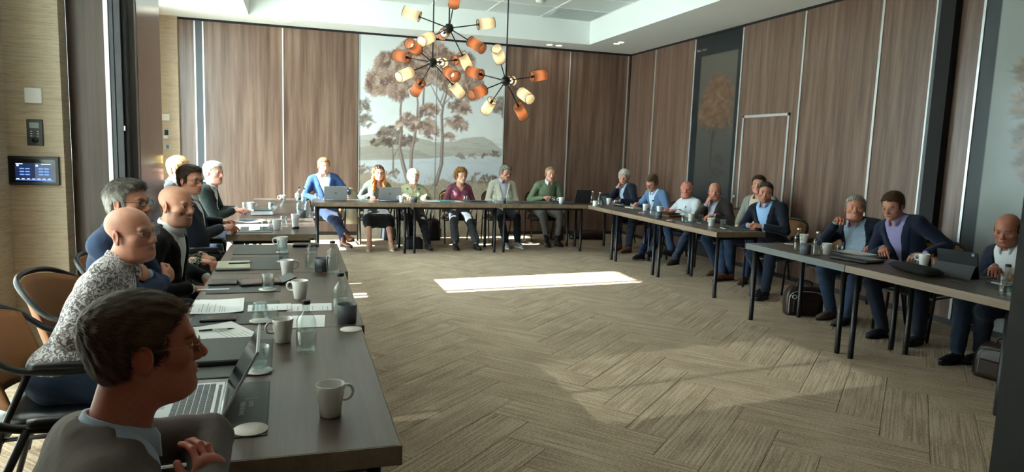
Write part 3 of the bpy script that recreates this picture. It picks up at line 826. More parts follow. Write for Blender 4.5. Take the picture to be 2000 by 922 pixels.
M_SKIN = colmat('skin', .48, .12, 260, .35, .12)
M_HAIR = colmat('hair_strands', .55, .25, 500, .2)
M_LENS = glass('spectacle_lens', 'f2f5f5')
def cloth(name, col, rough=.85, pattern=None, sheen=.2, bump=.25):
    if name in MATS: return MATS[name]
    t = NT(name); c = lin(col); v = t.coords()
    t.b.inputs['Base Color'].default_value = (*c, 1); t.b.inputs['Roughness'].default_value = rough
    t.b.inputs['Specular IOR Level'].default_value = .2; t.b.inputs['Sheen Weight'].default_value = sheen*.5
    f = t.noise(t.coords((1, 1, 1)), 14, 4, .55)
    mx = t.new('ShaderNodeMixRGB'); mx.inputs[1].default_value = (*[x*.85 for x in c], 1); mx.inputs[2].default_value = (*[min(1, x*1.12) for x in c], 1)
    t.link(t.noise(v, 350, 2), mx.inputs[0]); base = mx.outputs[0]
    if pattern:
        kind, c2, sc = pattern
        m2 = t.new('ShaderNodeMixRGB'); m2.inputs[2].default_value = (*lin(c2), 1); t.link(base, m2.inputs[1])
        if kind == 'floral':
            wv = t.new('ShaderNodeTexNoise'); wv.inputs['Scale'].default_value = sc; wv.inputs['Detail'].default_value = 3; wv.inputs['Distortion'].default_value = 2.2
            t.link(v, wv.inputs['Vector'])
            r = t.ramp(wv.outputs['Fac'], [(.47, '000000'), (.52, 'ffffff'), (.6, 'ffffff'), (.64, '000000')])
            vo = t.new('ShaderNodeTexVoronoi'); vo.inputs['Scale'].default_value = sc*2.2; t.link(v, vo.inputs['Vector'])
            r2 = t.ramp(vo.outputs['Distance'], [(.22, 'ffffff'), (.30, '000000')])
            a = t.new('ShaderNodeMath', operation='MAXIMUM'); t.link(r, a.inputs[0]); t.link(r2, a.inputs[1]); t.link(a.outputs[0], m2.inputs[0])
        elif kind == 'check':
            ck = t.new('ShaderNodeTexChecker'); ck.inputs['Scale'].default_value = sc; t.link(v, ck.inputs['Vector'])
            t.link(ck.outputs['Fac'], m2.inputs[0])
        base = m2.outputs[0]
    t.link(base, t.b.inputs['Base Color'])
    t.bump(f, bump, .02); MATS[name] = t.m; return t.m

def ik(S, W, a, b, hint):
    S, W = np.array(S, float), np.array(W, float); d = W-S; L = np.linalg.norm(d)
    if L > (a+b)*.995: W = S+d/L*(a+b)*.995; d = W-S; L = np.linalg.norm(d)
    L = max(L, abs(a-b)+.02); u = d/np.linalg.norm(d); x = (a*a-b*b+L*L)/(2*L); hh = math.sqrt(max(a*a-x*x, 0))
    hv = np.array(hint, float); hv = nrm(hv-u*(hv@u)); return S+u*x+hv*hh, W

# ---- head, in its own frame: y to the face, z up, eyes at z=0
def head_field(h, sp):
    w = sp.get('wide', 1.0); jw = sp.get('jaw', 1.0); fat = sp.get('fat', 0.0); sm = sp.get('smile', 0)
    nk = sp['neck']            # neck root in head space
    lo = np.array([-.112, min(-.135, nk[1]-.085), nk[2]-.03]); hi = np.array([.112, max(.135, nk[1]+.08), .138])
    g = Fld(lo, hi, h)
    g.ell((0, -.016, .040), (.0765*w, .0985, .080), .02)
    g.ell((0, .028, -.022), (.0640*w, .062, .085), .03)
    g.ell((0, .040, -.085), (.048*w*jw, .045, .032), .03)
    g.ell((0, .068, -.103), (.024*jw, .022, .017), .025)
    g.ell((0, .058, -.070), (.034*jw, .028, .022), .025)
    for x in (-1, 1):
        g.ell((x*.046*w, .050, -.026), (.024, .030, .022), .02)
        g.ell((x*.050*w*jw, .008, -.075), (.016, .035, .026), .03)
    if fat: g.ell((0, .030, -.112), (.050+.02*fat, .045+.015*fat, .022+.012*fat), .03)
    g.cap((-.034, .079, .020), (.034, .079, .020), .0105, k=.014)
    for x in (-1, 1): g.ell((x*.0315, .094, .000), (.017, .016, .0125), .012, 'sub')
    for x in (-1, 1):
        g.ell((x*.0315, .0735, .0005), .0142, .004)
        g.ell((x*.0315, .0885, -.0012), (.0118, .010, .0034 if not sp.get('squint') else .0026), .003, 'sub')
    g.cap((0, .083, .012), (0, .1045, -.030), .0075, .0115, .012)
    g.ell((0, .107, -.036), (.0125, .011, .0105), .008)
    for x in (-1, 1): g.ell((x*.0125, .094, -.0405), (.0085, .010, .0075), .007)
    if h < .005:
        for x in (-1, 1): g.ell((x*.007, .100, -.0475), (.004, .006, .004), .002, 'sub')
    # mouth: set on the face surface as it stands
    up = .005*sm
    def fy(x, z):
        i, k = int(round((x-g.lo[0])/h)), int(round((z-g.lo[2])/h)); q = np.nonzero(g.D[i, :, k] < 0)[0]
        if len(q) == 0: return .07
        j = q[-1]; d0, d1 = float(g.D[i, j, k]), float(g.D[i, min(j+1, g.n[1]-1), k]); return float(g.lo[1]+h*(j+d0/(d0-d1+1e-9)))
    y0, y1, yl = fy(0, -.070), fy(.024, -.070), fy(0, -.048)
    for x in (-1, 1):
        g.cap((0, y0-.0005, -.0650), (x*.025, y1-.0015, -.0685+up), .0036, .0022, .008)
        g.cap((0, y0-.0010, -.0752), (x*.022, y1-.0015, -.0715+up), .0044, .0024, .008)
    for x in (-1, 1): g.cap((0, y0+.0048, -.0700), (x*.0275, y1+.0016, -.0700+up*1.2), .0019+.0008*(sm > 1), .0012, .003, 'sub')
    g.ell((0, fy(0, -.086)+.004, -.086), (.017, .006, .004), .008, 'sub')
    g.cap((0, fy(0, -.053)+.003, -.046), (0, fy(0, -.06)+.0035, -.0595), .0032, .004, .006, 'sub')
    if sm:
        for x in (-1, 1): g.ell((x*.042*w, .060, -.038), (.016, .013, .014), .014)
    # ears
    for x in (-1, 1):
        a = math.radians(18)*x; M = [[math.cos(a), -math.sin(a), 0], [math.sin(a), math.cos(a), 0], [0, 0, 1]]
        g.ell((x*.0800*w, -.012, -.008), (.0085, .0205, .0330), .006, M=M)
        g.ell((x*.0875*w, -.008, -.004), (.006, .011, .020), .004, 'sub', M=M)
        g.ell((x*.082*w, -.006, -.036), (.006, .009, .010), .006)
    # neck
    g.cap((0, -.022, -.055), (nk[0], nk[1]+.005, nk[2]), .056*sp.get('nw', 1), .062*sp.get('nw', 1), .03)
    return g
def head_colors(V, sp):
    base = L3(sp.get('skin', 'c98f76')); C = np.tile(base, (len(V), 1)); x, y, z = V.T; ax = np.abs(x)
    sm = lambda d, w: np.clip(1-d/w, 0, 1)
    red = np.maximum(sm(np.hypot(np.hypot(ax-.044, (y-.062)*.7), z+.034), .030), sm(np.hypot(np.hypot(x, y-.108), z+.036), .022))
    red = np.maximum(red, .8*(ax > .074)*(np.abs(y+.01) < .035)*(np.abs(z+.008) < .045))
    C = C*(1-.38*red[:, None]*np.array([.08, .6, .6]))
    lip = ((ax < .027) & (y > .068) & (z < -.0585+.01*sp.get('smile', 0)*ax/.02) & (z > -.0835)).astype(float)
    lip *= np.clip(1.3-((ax/.027)**2+((z+.0705)/.0115)**2)**2, 0, 1)
    lc = L3(sp.get('lip', 'a35f55')); C = C*(1-.75*lip[:, None])+lc*.75*lip[:, None]
    if sp.get('smile', 0) > 1:
        tt = ((ax < .017) & (y > .070) & (np.abs(z+.0700-.010*(ax/.0285)) < .0019)); C[tt] = L3('e8e0d6')
    if sp.get('brow', 1):
        zb = .021+.006*np.sin(np.clip((ax-.014)/.034, 0, 1)*math.pi)-.004*np.clip((ax-.014)/.034, 0, 1)
        m = np.clip(1-np.abs(z-zb)/.0062, 0, 1)*((ax > .013) & (ax < .05) & (y > .05))
        C = C*(1-.85*m[:, None])+L3(sp.get('browcol', '4a382e'))*.85*m[:, None]
    b = sp.get('beard', 0)
    if b:
        m = ((z < -.030-.8*np.clip(.055-ax, 0, .05)) & (y > -.01) & (z > -.135)).astype(float)*(1-lip)
        m2 = (ax < .030) & (z < -.047) & (z > -.060) & (y > .07); m = np.maximum(m, m2)
        C = C*(1-b*m[:, None])+L3(sp.get('beardcol', '4a3c34'))*b*m[:, None]
    if sp.get('scalp'):     # shaved or receding: faint shade of stubble on the crown
        zz = .045+.25*np.clip(.03-y, -.05, .1); m = np.clip((z-.02)/.03, 0, 1)*np.clip((.035-y)/.05, 0, 1)
        if sp.get('scalp') == 'side': m = np.clip((.045-z)/.03, 0, 1)*np.clip((z+.06)/.03, 0, 1)*np.clip((.005-y)/.03, 0, 1)
        C = C*(1-.45*m[:, None])+L3(sp.get('scalpcol', '8d7566'))*.45*m[:, None]
    C *= (1+.05*np.sin(V[:, 0]*310+np.sin(V[:, 2]*270)*2)*np.sin(V[:, 1]*290))[:, None]
    return C
KEEP = {'short': [(.13, .100), (.090, .086), (.060, .080), (.042, .058), (.030, .040), (.026, .0), (.022, -.030), (.008, -.030), (.004, .012), (-.030, .010), (-.042, -.045), (-.088, -.085), (-.17, -.085), (-.17, .2), (.13, .2)],
        'high': [(.13, .1), (.080, .092), (.05, .092), (.034, .060), (.024, .035), (.020, .0), (.016, -.025), (.006, -.028), (.002, .012), (-.030, .010), (-.042, -.045), (-.088, -.085), (-.17, -.085), (-.17, .2), (.13, .2)],
        'fringe': [(.13, .066), (.07, .060), (.05, .045), (.040, .035), (.034, -.02), (.03, -.045), (.0, -.05), (-.02, -.05), (-.045, -.06), (-.09, -.10), (-.17, -.10), (-.17, .2), (.13, .2)],
        'bob': [(.14, .062), (.075, .052), (.055, .04), (.046, .0), (.044, -.06), (.03, -.085), (-.04, -.10), (-.09, -.115), (-.17, -.115), (-.17, .2), (.14, .2)],
        'side': [(.022, .045), (.018, .0), (.012, -.028), (.002, -.028), (0, .012), (-.03, .010), (-.042, -.045), (-.088, -.085), (-.17, -.085), (-.17, .055), (-.05, .055)]}
def poly_sd(Y, Z, poly):
    P = np.array(poly, float); d = np.full(Y.shape, 1e9); ins = np.zeros(Y.shape, bool)
    for i in range(len(P)):
        a, b = P[i], P[i-1]; e = b-a
        t = np.clip(((Y-a[0])*e[0]+(Z-a[1])*e[1])/(e@e+1e-12), 0, 1)
        d = np.minimum(d, np.hypot(Y-a[0]-t*e[0], Z-a[1]-t*e[1]))
        c = ((a[1] > Z) != (b[1] > Z)) & (Y < (b[0]-a[0])*(Z-a[1])/((b[1]-a[1]) if b[1] != a[1] else 1e-9)+a[0]); ins ^= c
    return np.where(ins, -d, d).astype(f32)
def hair_mesh(h, sp, rng):
    hs = sp['hair']; st = hs['style']; t = hs.get('t', .012); w = sp.get('wide', 1.0)
    lowz = -.34 if st == 'long' else -.13
    g = Fld((-.135, -.155, lowz), (.135, .125, .165), h)
    g.ell((0, -.016, .042), (.0765*w+t, .0985+t, .080+t*1.15), .02)
    g.ell((0, -.03, -.02), (.070*w+t*.8, .07+t*.8, .075), .03)
    if hs.get('front'): g.ell((0, .045, .095), (.05, .035, .018+hs['front']), .02)
    pd = poly_sd(g.Y, g.Z, KEEP[hs.get('keep', st) if hs.get('keep', st) in KEEP else 'short'])
    pd = pd+.004*np.sin(g.X*260)+.003*np.sin(g.X*90+1)
    g.D = np.maximum(g.D, pd)
    nz = hs.get('rough', .0015)
    X, Y, Z = g.X, g.Y, g.Z
    if st == 'curly' or st == 'wavy':
        f = hs.get('freq', 150)
        g.D += f32(nz*3)*(np.sin(X*f+2*np.sin(Z*f*.5))*np.sin(Y*f+1.3*np.sin(X*f*.4))*np.sin(Z*f*.9))
    else: g.D += f32(nz)*np.sin(X*210+np.sin(Y*60)*2)*np.sin(Y*90+Z*110)
    if st == 'long':
        for x in (-1, 1):
            g.cap((x*.066, .005, .02), (x*.084, .012, -.14), .030, .036, .03); g.cap((x*.084, .012, -.14), (x*.082, .055, -.27), .036, .026, .03)
        g.ell((0, -.06, -.12), (.085, .045, .12), .03)
        g.D += f32(.004)*np.sin(X*170+np.sin(Z*45)*2.5)
    V, F = g.mesh()
    if len(V) == 0: return None
    n = vnormals(V, F)
    c0 = np.array([L3(c) for c in hs['cols']]); r = rng.random(len(V))
    s = .5+.5*np.sin(V[:, 0]*400+V[:, 1]*90+rng.random(len(V))*2)
    C = c0[0]+(c0[-1]-c0[0])*s[:, None]
    if hs.get('grey_sides'): k = np.clip((.075-V[:, 2])/.05, 0, 1)[:, None]; C = C*(1-k)+L3(hs['grey_sides'])*k*(.85+.3*s[:, None])
    if hs.get('dark_roots'): k = np.clip((V[:, 2]-.02)/.08, 0, 1)[:, None]; C = C*(1-k)+L3(hs['dark_roots'])*k
    # strands lying along the flow
    ns = hs.get('n', 0); tri = []
    if ns:
        fi = rng.integers(0, len(F), ns); q = F[fi]; wts = rng.dirichlet(np.ones(4), ns)
        p = (V[q]*wts[..., None]).sum(1); nn = n[q[:, 0]]
        wh = np.array(hs.get('whorl', (0.01, -.06, .13))); fl = p-wh
        if hs.get('comb'): fl = fl*.4+np.array(hs['comb'])*.1
        if st in ('curly', 'wavy'): fl = fl+rng.normal(0, .06, fl.shape)
        fl = fl+rng.normal(0, .012, fl.shape); fl -= nn*(fl*nn).sum(1)[:, None]; fl /= np.linalg.norm(fl, axis=1)[:, None]+1e-9
        L = hs.get('len', .022)*rng.uniform(.6, 1.2, ns)[:, None]; up = hs.get('lift', .25)
        side = np.cross(nn, fl); wd = hs.get('wid', .0009)*rng.uniform(.6, 1.3, ns)[:, None]
        a = p-nn*.001; b = p+fl*L*.5+nn*L*up*.6; c = p+fl*L+nn*L*up*.5
        sv = np.stack([a-side*wd, a+side*wd, b+side*wd*.8, b-side*wd*.8, c+side*wd*.15, c-side*wd*.15], 1).reshape(-1, 3)
        o = len(V)+6*np.arange(ns)[:, None]
        sf = np.concatenate([o+np.array([0, 1, 2, 3]), o+np.array([3, 2, 4, 5])])
        cs = C[q[:, 0]]*rng.uniform(.7, 1.3, (ns, 1)); C = np.concatenate([C, np.repeat(cs, 6, 0)]); V = np.concatenate([V, sv]); F = np.concatenate([F, sf])
    return V, F, np.clip(C, 0, 1)
_eye = {}
def eye_mesh(iris):
    if iris in _eye: return _eye[iris]
    m = MB(); n = 14; rings = [(0, 1), (.21, .978), (.23, .973), (.46, .888), (.5, .866), (.8, .6), (1, 0), (.8, -.6), (0, -1)]
    m.sweep([[(r*.0125*math.cos(2*math.pi*i/n), z*.0125, r*.0125*math.sin(2*math.pi*i/n)) for i in range(n)] for r, z in rings], caps=False)
    for i, f in enumerate(m.f): k = i//n; m.mi[i] = 0 if k < 2 else (1 if k < 4 else 2)
    me = m.mesh('eye', plain('pupil', '0a0a0a', .1), plain('iris_'+iris, iris, .2), plain('eye_white', 'e6e0da', .2)); _eye[iris] = me; return me

# ---- hands: y along the fingers, z the back of the hand
CURL = {'relax': (28, 32, 20), 'flat': (8, 12, 8), 'grip': (48, 55, 35), 'fist': (75, 88, 50), 'point': (15, 20, 10), 'pen': (50, 50, 25)}
def hand_field(h, ts, pose, sc=1.0):
    g = Fld((-.075, -.10, -.10), (.075, .20, .05), h)
    g.cap((0, -.048, 0), (0, -.01, 0), .0265, .0255, .02)
    g.ell((0, .040, 0), (.040, .050, .0165), .015); g.ell((0, .066, .001), (.041, .026, .0145), .012)
    g.ell((ts*.027, .030, -.009), (.018, .032, .014), .015)
    cu = [math.radians(a) for a in CURL[pose]]
    for i, (x, y, l, r) in enumerate(((.031, .079, .92, .0088), (.0105, .086, 1.0, .0092), (-.0105, .083, .95, .0090), (-.031, .074, .78, .0080))):
        x *= ts; p = np.array([x, y-.012, .002]); a = 0; fan = x*1.6
        k = 1.0 if pose != 'point' or i else .15
        ck = cu if not (pose == 'pen' and i == 0) else [math.radians(40), math.radians(25), math.radians(10)]
        for j, (L, dr) in enumerate(((.050, 1), (.028, .93), (.022, .85))):
            a += ck[j]*k*(1+.08*i); q = p+np.array([math.sin(fan)*L*.6, math.cos(a)*L, -math.sin(a)*L])*[1, l, l]
            g.cap(p, q, r*dr, r*dr*.92, .005); p = q
    th = {'flat': (.75, .66, -.05), 'relax': (.55, .75, -.35), 'grip': (.3, .75, -.6), 'fist': (.1, .7, -.7), 'point': (.5, .75, -.4), 'pen': (.2, .8, -.55)}[pose]
    d = nrm((ts*th[0], th[1], th[2])); p = np.array([ts*.030, .022, -.010]); q = p+d*.040
    g.cap(p, q, .0125, .0105, .008); d2 = nrm(d+np.array([-ts*.35, .25, -.1])); g.cap(q, q+d2*.030, .0103, .0085, .006)
    return g
def frame(y, z):
    y = nrm(y); z = np.array(z, float); z = nrm(z-y*(z@y)); x = np.cross(y, z); return np.stack([x, y, z], 1)   # columns
def collar_ring(c, M, r0, hgt, gap, pts, drop=.018, thick=.003):
    """a folded shirt collar standing round the neck, open at the front by gap (radians), pts = length of the points"""
    secs = []
    n = 26
    for i in range(n+1):
        a = gap+(2*math.pi-2*gap)*i/n; e = min(i, n-i)/n; fr = max(0, 1-e*5)
        u = np.array([math.sin(a), math.cos(a), 0])
        ring = []
        for rr, z in ((r0, -.01), (r0-.003, hgt*.5), (r0-.001, hgt*(1-.25*fr)), (r0+.005, hgt*(1.02-.25*fr)), (r0+.011+.004*fr, hgt*.55-.2*fr*hgt), (r0+.014+.010*fr, -.004-pts*fr), (r0+.010+.010*fr, -.004-pts*fr), (r0+.004, hgt*.4), (r0+.002, -.01)):
            ring.append(c+M@(u*[rr, rr*1.06, 0]+np.array([0, 0, z+.012*math.cos(a+math.pi)*1.0])))
        secs.append(ring)
    m = MB(); m.sweep(secs); return m

def person(label, base, th, head, face, sp, top, arms, legs=None, seat=.46, h=.012, hh=.0055, twist=0, belly=0., wide=1.0, fem=False, seed=0, pelv=(0, 0), name='person', hs=1.0, legsw=True):
    rng = np.random.default_rng(100+seed)
    T = math.radians(th); fw = np.array([math.cos(T), math.sin(T), 0]); rt = np.array([math.sin(T), -math.cos(T), 0])
    def W2L(p): d = np.array(p, float)-np.array([base[0], base[1], 0]); return np.array([d@rt, d@fw, d[2]])
    def dirL(d): d = np.array(d, float); return np.array([d@rt, d@fw, d[2]])
    Hc = W2L(head); HZ = np.array([1, 1, sp.get('hz', .95)])*hs
    ft, fp, fr = (math.radians(a) for a in face)
    fd = dirL((math.cos(ft)*math.cos(fp), math.sin(ft)*math.cos(fp), math.sin(fp)))
    hx = nrm(np.cross(fd, (0, 0, 1))); hz = np.cross(hx, fd)
    hx, hz = hx*math.cos(fr)+hz*math.sin(fr), hz*math.cos(fr)-hx*math.sin(fr)
    MH = np.stack([hx, fd, hz], 1)
    P = np.array([pelv[0], pelv[1], seat+.095])
    sb = Hc+MH@np.array([0, -.03, -.06])
    ld = nrm(sb-P)
    N = sb-(.092+sp.get('nl', 0))*nrm(ld*.6+np.array([0, .12, 1.0])*.4)-np.array([0, .012, 0])
    # torso frame
    tz = nrm(N-P); tw = math.radians(twist); x0 = np.array([math.cos(tw), -math.sin(tw), 0]); ty = nrm(np.cross(tz, x0)); tx = np.cross(ty, tz)
    MT = np.stack([tx, ty, tz], 1); L = np.linalg.norm(N-P); zs = L/.52
    sw = (.158 if fem else .178)*wide
    def TL(p): return MT.T@(np.array(p, float)-P)
    SH = {sd: P+MT@np.array([sd*sw, -.005, L-.062]) for sd in (1, -1)}
    HJ = {sd: P+np.array([sd*.085, .01, -.015]) for sd in (1, -1)}
    ua, fa = (.265, .245) if fem else (.285, .262)
    ARM = {}
    for sd in (1, -1):
        A = dict(arms[0 if sd == 1 else 1])
        if A.get('world'): t = W2L(A['t'])
        else: t = np.array(A['t'], float)
        if A.get('rel') == 'head': t = Hc+MH@t
        if A.get('rel') == 'chest': t = P+MT@(t*[1, 1, zs])
        f = nrm(A['f']) if not A.get('fw') else nrm(dirL(A['f'])); nn = np.array(A['n'], float)
        if A.get('rel') == 'chest': f = MT@f; nn = MT@nn
        W = t-f*.07*hs
        E, W = ik(SH[sd], W, ua, fa, A.get('e', (sd*.5, -.5, -1)))
        ARM[sd] = (SH[sd], E, W, frame(f, nn), A.get('pose', 'relax'))
    LEG = {}
    legs = legs or {}
    for sd in (1, -1):
        a = legs.get(sd, {}); t = np.array(a.get('t', (sd*.12, .44, .095)), float)
        if a.get('world'): t = W2L((*a['t'], a.get('z', .095)))
        K, An = ik(HJ[sd], t, .43, .42, a.get('e', (sd*.25, .6, 1)))
        ff = nrm(a.get('f', (sd*.25, 1, 0))) if not a.get('fw') else nrm(dirL(a['f']))
        LEG[sd] = (HJ[sd], K, An, ff, a.get('roll', 0))

    root_rz = T-math.pi/2
    # ---------------- body: head + neck, hands, limbs in one mesh
    Vs, Fs, Cs = [], [], []; off = 0
    def put(V, F, C):
        nonlocal off
        Vs.append(V); Fs.append(F+off); Cs.append(C); off += len(V)
    nkl = MH.T@(N-np.array([0, 0, .02])-Hc)/HZ; sp = dict(sp); sp['neck'] = nkl
    g = head_field(hh, sp); V, F = g.mesh(); put((V*HZ)@MH.T+Hc, F, head_colors(V, sp))
    skin = L3(sp.get('skin', 'c98f76'))
    for sd in (1, -1):
        S, E, W, MF, pose = ARM[sd]
        g = hand_field(min(h*.45, .0052) if h < .0125 else .006, -sd, pose); V, F = g.mesh(); s_ = .93 if fem else 1.0
        C = np.tile(skin*[.97, .9, .88], (len(V), 1)); C[V[:, 1] > .09] *= [1, .93, .92]
        put((V*s_)@MF.T+W, F, C)
    lo = np.minimum.reduce([P-.2, N-.12]+[q for sd in (1, -1) for q in ARM[sd][:3]]+[q for sd in (1, -1) for q in LEG[sd][:3]])-.09
    hi = np.maximum.reduce([P+.2, N+.05]+[q for sd in (1, -1) for q in ARM[sd][:3]]+[q for sd in (1, -1) for q in LEG[sd][:3]])+.09
    bareleg = top.get('skirt')
    g = Fld(lo, hi, .015 if not bareleg else .012)
    g.cap(P, P+MT@np.array([0, -.01, L*.75]), .10, .10, .05); g.cap(P+MT@np.array([0, -.01, L*.75]), N, .09, .05, .04); g.cap(SH[1], SH[-1], .045, k=.05)
    for sd in (1, -1):
        S, E, W, MF, _ = ARM[sd]; g.cap(S, E, .040, .028, .02); g.cap(E, W, .028, .0235, .02)
        a, b, c, ff, _ = LEG[sd]; g.cap(a, b, .075, .050, .03); g.cap(b, c, .048, .034, .02)
        if bareleg:
            m = b+(c-b)*.30; g.ell(m+np.array([0, -.018, 0]), (.040, .048, .09), .03); g.cap(c, c+ff*.10-np.array([0, 0, .055]), .034, .024, .02)
    V, F = g.mesh(); put(V, F, np.tile(skin, (len(V), 1)))
    me = mesh_np('person', np.concatenate(Vs), np.concatenate(Fs), [M_SKIN], True, np.clip(np.concatenate(Cs), 0, 1))
    root = link(name, me, None, (base[0], base[1], 0), root_rz, label, 'person')
    # eyes
    for x in (-1, 1):
        e = link('eye', eye_mesh(sp.get('iris', '5b4a3a')), root, tuple(Hc+MH@(np.array([x*.0315, .0742, 0])*HZ)))
        lk = sp.get('look', (0, 0)); a, b = math.radians(lk[0]), math.radians(lk[1])
        R = MH@np.array(Matrix.Rotation(-a, 3, 'Z')@Matrix.Rotation(b, 3, 'X')); e.rotation_euler = Matrix(R.tolist()).to_euler()
    # hair
    if sp.get('hair'):
        hm = hair_mesh(hh if hh < .005 else .0055, sp, rng)
        if hm: V, F, C = hm; link('hair', mesh_np('hair', (V*HZ)@MH.T+Hc, F, [M_HAIR], True, C), root)
    # glasses
    gs = sp.get('glasses')
    if gs:
        m = MB(); col, rr, rimless = gs.get('col', '1b1b1d'), gs.get('r', .0013), gs.get('rimless')
        w2, h2 = gs.get('w', .0255), gs.get('h', .0175)
        for x in (-1, 1):
            pts = []; n = 20
            for i in range(n+1):
                a = 2*math.pi*i/n; ca, sa = math.cos(a), math.sin(a); q = .62
                pts.append((x*.0325+w2*math.copysign(abs(ca)**q, ca), .1015-.25*abs(x*.0325+w2*ca)**1.0*.35, -.002+h2*math.copysign(abs(sa)**q, sa)))
            m.cur = 0
            if not rimless: m.tube(pts, rr*1.0, 6, caps=False)
            else: m.tube(pts, rr*.45, 5, caps=False)
            m.cur = 1; m.add(pts[:-1], [list(range(n))])
            m.cur = 0
            m.tube([(x*(.0325+w2), .0955, .004), (x*.0700, .088, .006), (x*.0790, .02, .006), (x*.0815, -.012, .004), (x*.0805, -.03, -.012)], rr*(.9 if not rimless else .7), 6)
        m.tube([(-.0075, .1015, .002), (0, .1035, .005), (.0075, .1015, .002)], rr, 6)
        m.v = [tuple(Hc+MH@(np.array(p)*HZ)) for p in m.v]
        m.build('glasses', plain('spectacle_'+col, col, .3, .4 if rimless else 0), M_LENS, parent=root)
    # ---------------- clothes
    def torso(g, inf, hem=0):
        e = lambda c, r, k=.06: g.ell(P+MT@(np.array(c)*[1, 1, zs]), np.array(r)+inf, k, M=MT.T)
        bw = .92 if fem else 1.0
        e((0, 0, .0), (.172*wide, .132, .115)); e((0, .02+.45*belly, .15), ((.150*bw+.3*belly)*wide, .112+.5*belly, .16)); e((0, .006, .335), (.160*wide*bw, .112, .19))
        if fem:
            for x in (-1, 1): e((x*.07, .085, .33), (.062, .055, .062), .04)
        g.cap(SH[1]-MT@np.array([.02, 0, 0]), SH[-1]+MT@np.array([.02, 0, 0]), .055+inf, k=.05)
        for sd in (1, -1): g.cap(P+MT@np.array([sd*sw*.75, -.018, L-.035]), N+MT@np.array([sd*.02, -.012, .0]), .042+inf*.8, .046+inf*.6, .04)
    def sleeves(g, ru, re, rw, cut=.035, k=.022, sides=(1, -1), fold=.0):
        for sd in sides:
            S, E, W, _, _ = ARM[sd]; We = W+(E-W)/np.linalg.norm(E-W)*cut
            g.cap(S, E, ru, re, k); g.cap(E, We, re, rw, .012)
    def wrinkle(g, a, seed=0):
        X, Y, Z = g.X, g.Y, g.Z; r = np.random.default_rng(seed+5); o = np.zeros_like(X)
        for q in range(4):
            v = r.normal(0, 1, 3)*[22, 22, 34]; v2 = r.normal(0, 1, 3)*16
            o += np.sin(X*f32(v[0])+Y*f32(v[1])+Z*f32(v[2])+f32(1.6)*np.sin(X*f32(v2[0])+Y*f32(v2[1])+Z*f32(v2[2])))
        near = np.abs(g.D) < .05
        g.D += np.where(near, f32(a)*o, 0)
    armpts = [q for sd in (1, -1) for q in ARM[sd][:3]]
    tlo = np.minimum.reduce([P-.24, N-.12]+armpts)-.085; thi = np.maximum.reduce([P+.24, N+.10]+armpts)+.085
    tlo[2] = max(tlo[2], seat-.02)
    def tl_coords(g):
        X, Y, Z = g.X-P[0], g.Y-P[1], g.Z-P[2]
        return [MT[0, i]*X+MT[1, i]*Y+MT[2, i]*Z for i in range(3)]
    def cutneck(g, r=.058, drop=.02):
        # open the neck hole
        a = N-MT@np.array([0, 0, .02]); b = N+MT@np.array([0, .01, .12]); g.cap(a+MT@np.array([0, .012, 0]), b, r, r+.012, .01, 'sub')
    def emit_part(nm, g, mat, lab=None):
        V, F = g.mesh()
        if len(V) == 0: return None
        o = link(nm, mesh_np(nm, V, F, [mat]), root)
        if lab: o['label'] = lab
        return o
    zb = top.get('zb', .17)*zs; half = top.get('open', .0)
    def wedge(g, tl, extra=0.0):
        x, y, z = tl; w = np.where(z > zb, half+(z-zb)*top.get('vs', .26), half)
        w = np.clip(w, -.02, .105)+extra
        return np.maximum(np.abs(x-top.get('vx', 0))-w, -(y+.01))
    jk = top.get('jacket')
    if jk:
        g = Fld(tlo, thi, h); torso(g, .016); tl = tl_coords(g); body = g.D.copy()
        # lapels: a raised band along the opening
        band = np.maximum(wedge(g, tl, np.clip((tl[2]-zb)/.12, 0, 1)*top.get('lap', .058)), -(tl[2]-zb+.0))
        band = np.maximum(band, tl[2]-(L-.03))
        lap = np.maximum(body-f32(.0075), band.astype(f32))
        g.D = np.minimum(g.D, lap) if top.get('lap', .058) else g.D
        wd = -wedge(g, tl).astype(f32); kk = f32(.012); hh_ = np.maximum(kk-np.abs(g.D-wd), 0)/kk; g.D = (np.maximum(g.D, wd)+hh_*hh_*kk*f32(.25)).astype(f32)
        # collar roll at the back of the neck
        if top.get('lap', .058):
            for i in range(9):
                a = math.pi*(.35+1.3*i/8); b = math.pi*(.35+1.3*(i+1)/8)
                pa, pb = (N+MT@np.array([.068*math.sin(q), -.004+.062*math.cos(q), .004-.022*math.cos(q)]) for q in (a, b))
                if i < 8: g.cap(pa, pb, .012, k=.02)
        sleeves(g, .066 if not fem else .058, .053, .043, .04)
        cutneck(g, .067)
        wrinkle(g, top.get('wr', .0011), seed); emit_part(top.get('jname', 'jacket'), g, jk)
    sh = top.get('shirt')
    if sh:
        g = Fld(tlo, thi, h); torso(g, .006)
        if top.get('vneck'):
            tl = tl_coords(g); x, y, z = tl; wv = np.maximum(np.abs(x)-(z-(L-top['vneck']))*.7, -(y)); g.D = np.maximum(g.D, -wv.astype(f32)).astype(f32)
        if not jk: sleeves(g, .060 if not fem else .050, .047 if not fem else .042, .036, top.get('scut', .02)); wrinkle(g, top.get('wr', .0012), seed)
        cutneck(g, .056)
        if jk:
            for sd in (1, -1):
                S, E, W, _, _ = ARM[sd]; u = nrm(E-W); g.cap(W+u*.07, W+u*.018, .038, .034, .005)
        emit_part(top.get('sname', 'shirt'), g, sh)
